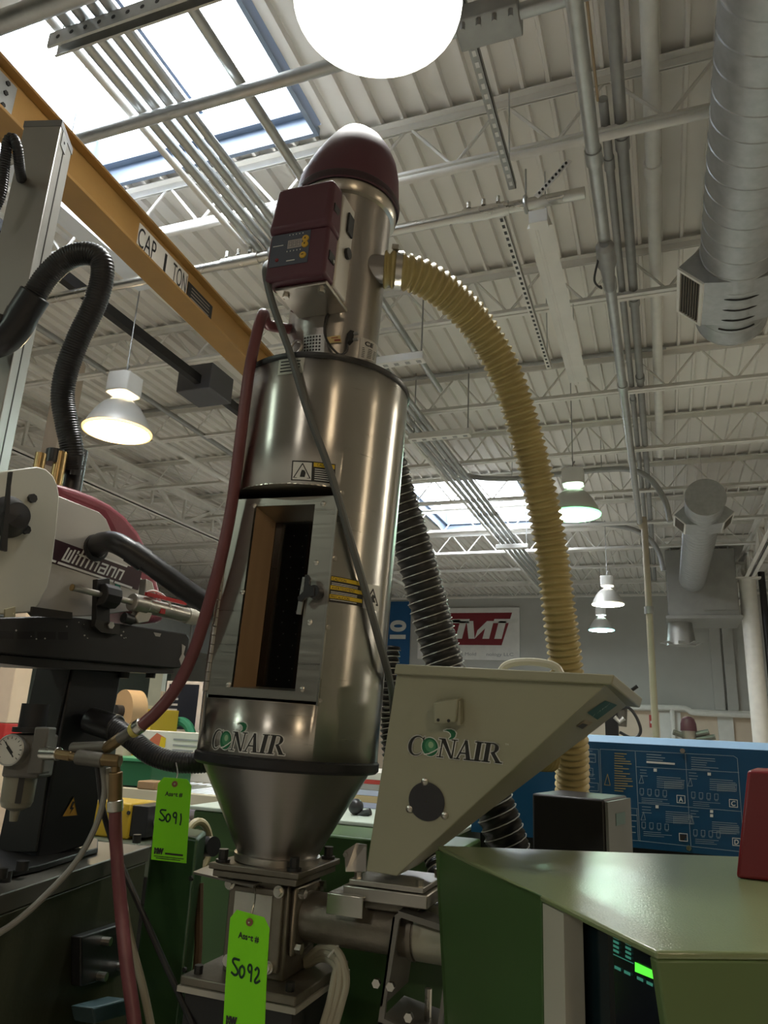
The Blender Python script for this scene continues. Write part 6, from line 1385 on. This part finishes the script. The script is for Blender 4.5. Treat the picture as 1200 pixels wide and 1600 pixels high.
for i, (pa, pb) in enumerate(((1030, 1066), (1120, 1148))):
    c1, c2 = ws(pa, 1112), ws(pb, 1160); t = MB(); t.box(c1.x, c2.x, YS-.06, YS+.02, .0, c1.z); struct(t.build('door_%d' % (i+1), whitep), 'white door in the back wall')
    t = MB(); t.box(c1.x+.08, c2.x-.08, YS-.08, YS-.06, 1.2, c1.z-.2); 
# ================================================================== SHOP CLUTTER BETWEEN ROBOT AND HOPPER
YC = 3.6
ztb = PY(250, 1236, YC).z
tb = thing('roller_conveyor', 'cream framed conveyor table behind the robot column', 'conveyor', V((PY(250, 1240, YC).x, YC+.3, 0)))
xA, xB = PY(60, 1240, YC).x, PY(420, 1240, YC).x
crf = mat('cream_frame_paint', (.55,.50,.36), .45)
for dy, nm in ((0, 'rail'), (.75, 'rail')): MB().box(xA, xB, YC+dy, YC+dy+.05, ztb-.06, ztb).build(nm, crf, tb, bevel=.004)
MB().box(xA, xB, YC-.02, YC+.02, PY(250, 1276, YC).z, PY(250, 1263, YC).z).build('lower_rail', crf, tb, bevel=.004)
pr = None
for k in range(26):
    x = xA+.05+k*(xB-xA-.1)/25
    if pr is None: pr = MB().cyl((x, YC+.05, ztb-.03), (x, YC+.75, ztb-.03), .022, 10).build('roller', galv, tb); xx0 = x
    else: q = pr.copy(); col.objects.link(q); q.location = (x-xx0, 0, 0)
for x in (xA+.05, (xA+xB)/2, xB-.05):
    for dy in (.02, .77): MB().box(x-.03, x+.03, YC+dy-.02, YC+dy+.02, 0, ztb-.06).build('leg', crf, tb)
def place(fnm, lbl, cat, px0, px1, py0, py1, y, d, m, bev=.006, kids=None, rest=None):
    a = PY(px0, py1, y); b = PY(px1, py0, y); zb_ = rest if rest is not None else a.z
    o = thing(fnm, lbl, cat, V(((a.x+b.x)/2, y, zb_))); MB().box(a.x, b.x, y, y+d, zb_, b.z).build('body', m, o, bevel=bev)
    if kids: kids(o, a, b, y, zb_)
    return o
def binrim(o, a, b, y, z): MB().box(a.x-.015, b.x+.015, y-.015, y+.42, b.z, b.z+.02).build('rim', mat('bin_rim_green', (.06,.30,.14), .4), o, bevel=.004)
place('green_bin', 'green plastic bin on the conveyor behind the brass fittings', 'bin', 170, 238, 1192, 1230, YC+.1, .4, mat('bin_green', (.02,.13,.055), .45), kids=binrim, rest=ztb+.001)
def board(o, a, b, y, z):
    t = MB(); W, H = b.x-a.x, b.z-z; fn = lambda u, v: V((a.x+u*W, y-.003, z+v*H))
    for v, u1 in ((.82, .85), (.70, .75), (.60, .5), (.45, .9), (.30, .95), (.18, .6)): rect(t, .45, v, .45+.5*u1, v+.035, fn)
    t.build('board_text', mat('board_grey_text', (.35,.34,.33), .6), o, smooth=0)
    t = MB(); poly(t, [(.18, .55), (.34, .62), (.36, .85), (.24, .95), (.16, .80)], fn); t.build('board_logo', mat('board_logo_orange', (.60,.16,.08), .5), o, smooth=0)
    t = MB(); poly(t, [(.28, .58), (.36, .66), (.36, .85), (.30, .88)], lambda u, v: fn(u, v)+V((0,-.002,0))); t.build('board_logo_edge', yelp, o, smooth=0)
place('notice_board', 'white notice board with lines of text behind the sagging hose', 'board', 205, 345, 1147, 1226, YC+.62, .02, mat('board_white', (.74,.70,.60), .5), kids=board, rest=ztb+.001)
YW2 = 6.2
zsh = PY(280, 1146, YW2).z
sh2 = thing('storage_shelf', 'grey storage shelf behind the notice board', 'shelf', V((PY(280, 1146, YW2).x, YW2, 0))); xs0, xs1 = PY(190, 1146, YW2).x, PY(345, 1146, YW2).x
MB().box(xs0, xs1, YW2-.05, YW2+.5, zsh-.03, zsh).build('shelf_board', galvd, sh2); MB().box(xs0, xs1, YW2-.05, YW2+.5, zsh-.5, zsh-.47).build('shelf_board', galvd, sh2)
for x in (xs0, xs1-.04): MB().box(x, x+.04, YW2-.05, YW2+.5, 0, zsh+.25).build('shelf_post', crf, sh2)
def poster(o, a, b, y, z):
    W, H = b.x-a.x, b.z-z; fn = lambda u, v: V((a.x+u*W, y-.004, z+v*H))
    t = MB(); poly(t, [(.03, .08), (.62, .08), (.62, .94), (.06, .94)], fn); poly(t, [(.70, .08), (.98, .08), (.98, .92), (.70, .92)], fn); t.build('dark_panel', mat('poster_dark', (.015,.018,.03), .3), o, smooth=0)
    t = MB()
    for v in (.85, .74, .63, .52, .42, .32, .22): rect(t, .08, v, .26, v+.04, lambda u, v: fn(u, v)+V((0,-.002,0)))
    t.build('poster_text', mat('poster_text_grey', (.40,.40,.42), .5), o, smooth=0)
    f2 = lambda u, v: fn(u, v)+V((0,-.003,0))
    t = MB(); poly(t, [(.72, .32), (.80, .45), (.88, .36), (.95, .36), (.94, .26), (.75, .26)], f2); t.build('poster_orange', mat('poster_orange', (.55,.12,.04), .5), o, smooth=0)
    t = MB(); poly(t, [(.76, .10), (.84, .24), (.93, .12)], f2); t.build('poster_green', mat('poster_green', (.05,.30,.05), .5), o, smooth=0)
place('framed_poster', 'pale framed dark poster standing on the storage shelf', 'poster', 253, 345, 1066, 1128, YW2, .03, mat('poster_frame', (.66,.62,.62), .5), kids=poster, rest=zsh+.001)
place('stacked_boxes', 'narrow stack of pale trays beside the framed poster', 'trays', 246, 254, 1080, 1120, YW2+.1, .2, mat('tan_trays', (.40,.34,.27), .6), rest=zsh+.001)
def ycab(o, a, b, y, z): MB().box(a.x+.06, b.x-.06, y-.01, y, z+.05, b.z-.16).build('green_door', mat('cabinet_green', (.04,.17,.11), .5), o)
place('yellow_cabinet', 'yellow cabinet with a green door behind the robot column', 'cabinet', 202, 238, 1108, 1200, 5.6, .4, mat('cabinet_yellow', (.50,.36,.03), .45), kids=ycab, rest=0.)
t = MB(); q = PY(190, 1112, 4.9); t.cyl(q, q+V((.05,.12,0)), .17, 28); cbd = thing('cardboard_reel', 'tan cardboard reel standing beside the robot column', 'reel', V((q.x, q.y, 0))); t.build('disc', mat('cardboard', (.45,.30,.16), .7), cbd); MB().cyl(q-V((.02,.05,0)), q, .05, 16).build('hub', rubber, cbd); MB().box(q.x-.02, q.x+.05, q.y+.02, q.y+.10, 0, q.z-.1).build('stand', crf, cbd)
q = PY(280, 1138, YW2-.12); t = MB(); t.tube(spline([q+V((-.12,0,-.06)), q+V((-.06,0,.04)), q+V((.02,0,.06)), q+V((.1,0,.02)), q+V((.16,0,-.08))]), .045, 10); tag(t.build('green_sling', mat('sling_green', (.02,.20,.12), .6)), 'green lifting sling lying on the storage shelf', 'sling')
# wall surface panel behind
a = PY(170, 1050, 9.5); struct(MB().box(-7.1, PY(205, 1060, 9.5).x+.35, 9.5, 9.6, 0, CZ+.75).build('wall_partition', mat('pale_partition', (.40,.42,.35), .7)), 'pale partition wall')
# machine parts on the left lower background
YQ = 2.35
def ends(o, a, b, y, z): MB().box(b.x, b.x+.07, y+.01, y+.14, z+.01, b.z-.005).build('black_end', blackp, o, bevel=.003); t = MB(); q = PY(201, 1270, y); t.cyl(q+V((0,.002,0)), q-V((0,.003,0)), .007, 10); t.build('bolt_hole', ink, o); MB().cyl((b.x+.07, y+.07, (z+b.z)/2), (b.x+.20, y+.07, (z+b.z)/2), .022, 12).build('spindle', galvd, o)
zq = PY(180, 1310, YQ).z
place('yellow_clamp', 'yellow clamping block with a black end behind the air hose', 'clamp', 140, 205, 1256, 1302, YQ, .15, mat('clamp_yellow', (.48,.31,.02), .42), kids=ends, rest=zq)
tbm = thing('machine_table', 'dark machine table under the yellow clamping block', 'table', V((PY(230, 1315, YQ).x, YQ, 0))); MB().box(PY(40, 1315, YQ).x, PY(352, 1315, YQ).x, YQ-.05, YQ+.22, zq-.10, zq-.001).build('top', mat('olive_table', (.07,.08,.05), .5), tbm, bevel=.004); 
for px in (60, 300): x = PY(px, 1315, YQ).x; MB().box(x, x+.1, YQ, YQ+.2, 0, zq-.10).build('leg', darkst, tbm)
for k, px in enumerate((215, 232)): t = MB(); q = PY(px, 1323, YQ-.05); t.cyl(q, q-V((0,.008,0)), .009, 10); t.build('table_bolt', zinc, tbm)
qa, qb = PY(245, 1270, 2.7), PY(420, 1283, 2.7)
o = thing('tie_bar', 'thick grey-mauve tie bar passing behind the lime tag', 'bar', qa); MB().cyl(qa, V((qb.x, 2.7, qa.z)), .042, 20).build('bar', mat('mauve_grey_steel', (.24,.21,.22), .35, metal=.5), o)
for x in (qa.x+.04, qb.x-.04): MB().box(x-.05, x+.05, 2.62, 2.78, 0, qa.z-.02).build('support', darkst, o)
place('timber_block', 'short timber block on the conveyor rail', 'block', 213, 242, 1222, 1234, YC, .12, mat('raw_timber', (.32,.20,.10), .7), rest=ztb+.001)
# cream column with red foot at the far left
q = PY(22, 1080, 5.4); cc_ = thing('cream_column', 'cream steel column with a red painted band beside the robot column', 'column', V((q.x, 5.4, 0)))
zr = PY(15, 1130, 5.4).z
MB().box(q.x-.12, q.x+.08, 5.3, 5.5, zr, ZD-.05).build('shaft', mat('pale_pink_cream', (.66,.56,.46), .5), cc_, bevel=.01)
MB().box(q.x-.12, q.x+.08, 5.3, 5.5, 0, zr-.171).build('lower_shaft', MATS['pale_pink_cream'], cc_, bevel=.01)
MB().box(q.x-.12, q.x+.08, 5.3, 5.5, zr-.17, zr-.001).build('red_band', mat('foot_red', (.42,.03,.03), .5), cc_, bevel=.01)
# stacked sheets at right of the cone on the mint surface
yy = gy+.30; zz_ = zbt+.001
for k, (lbl, c_, h) in enumerate((('blue and white striped tray lowest on the mint surface', (.42,.44,.60), .016), ('tan carton in the stack on the mint surface', (.45,.34,.18), .020), ('pale blue tray in the stack on the mint surface', (.50,.54,.70), .016), ('grey board in the stack on the mint surface', (.34,.33,.32), .018), ('red strip in the stack on the mint surface', (.45,.05,.04), .013), ('white tray topping the stack on the mint surface', (.62,.60,.54), .022))):
    xx_ = PY(535, 1250, yy).x; tag(MB().box(xx_+.01*(k % 2), PY(640, 1250, yy).x, yy, yy+.22, zz_, zz_+h-.0005).build('stacked_tray', mat('tray_%d' % k, c_, .5), bevel=.001), lbl, 'tray'); zz_ += h
q = PY(556, 1262, gy+.12); t = MB(); t.sphere((q.x, gy+.12, zbt+.022), .022, 12, 8); t.cyl((q.x+.01, gy+.12, zbt+.001), (q.x+.045, gy+.12, zbt+.012), .010, 10); tag(t.build('black_knob', rubber), 'black knob lying on the mint surface beside the cone', 'knob')  # loose black knob on the mint surface

qa = PY(326, 1312, YQ+.12); qa.z = zq; qb = PY(352, 1262, YQ+.12); tag(MB().bar(qa, qb, .022, .022).build('ochre_bar', mat('ochre_bar', (.40,.24,.05), .5), bevel=.001), 'ochre bar slanting up from the machine table beside the hopper cone', 'bar')
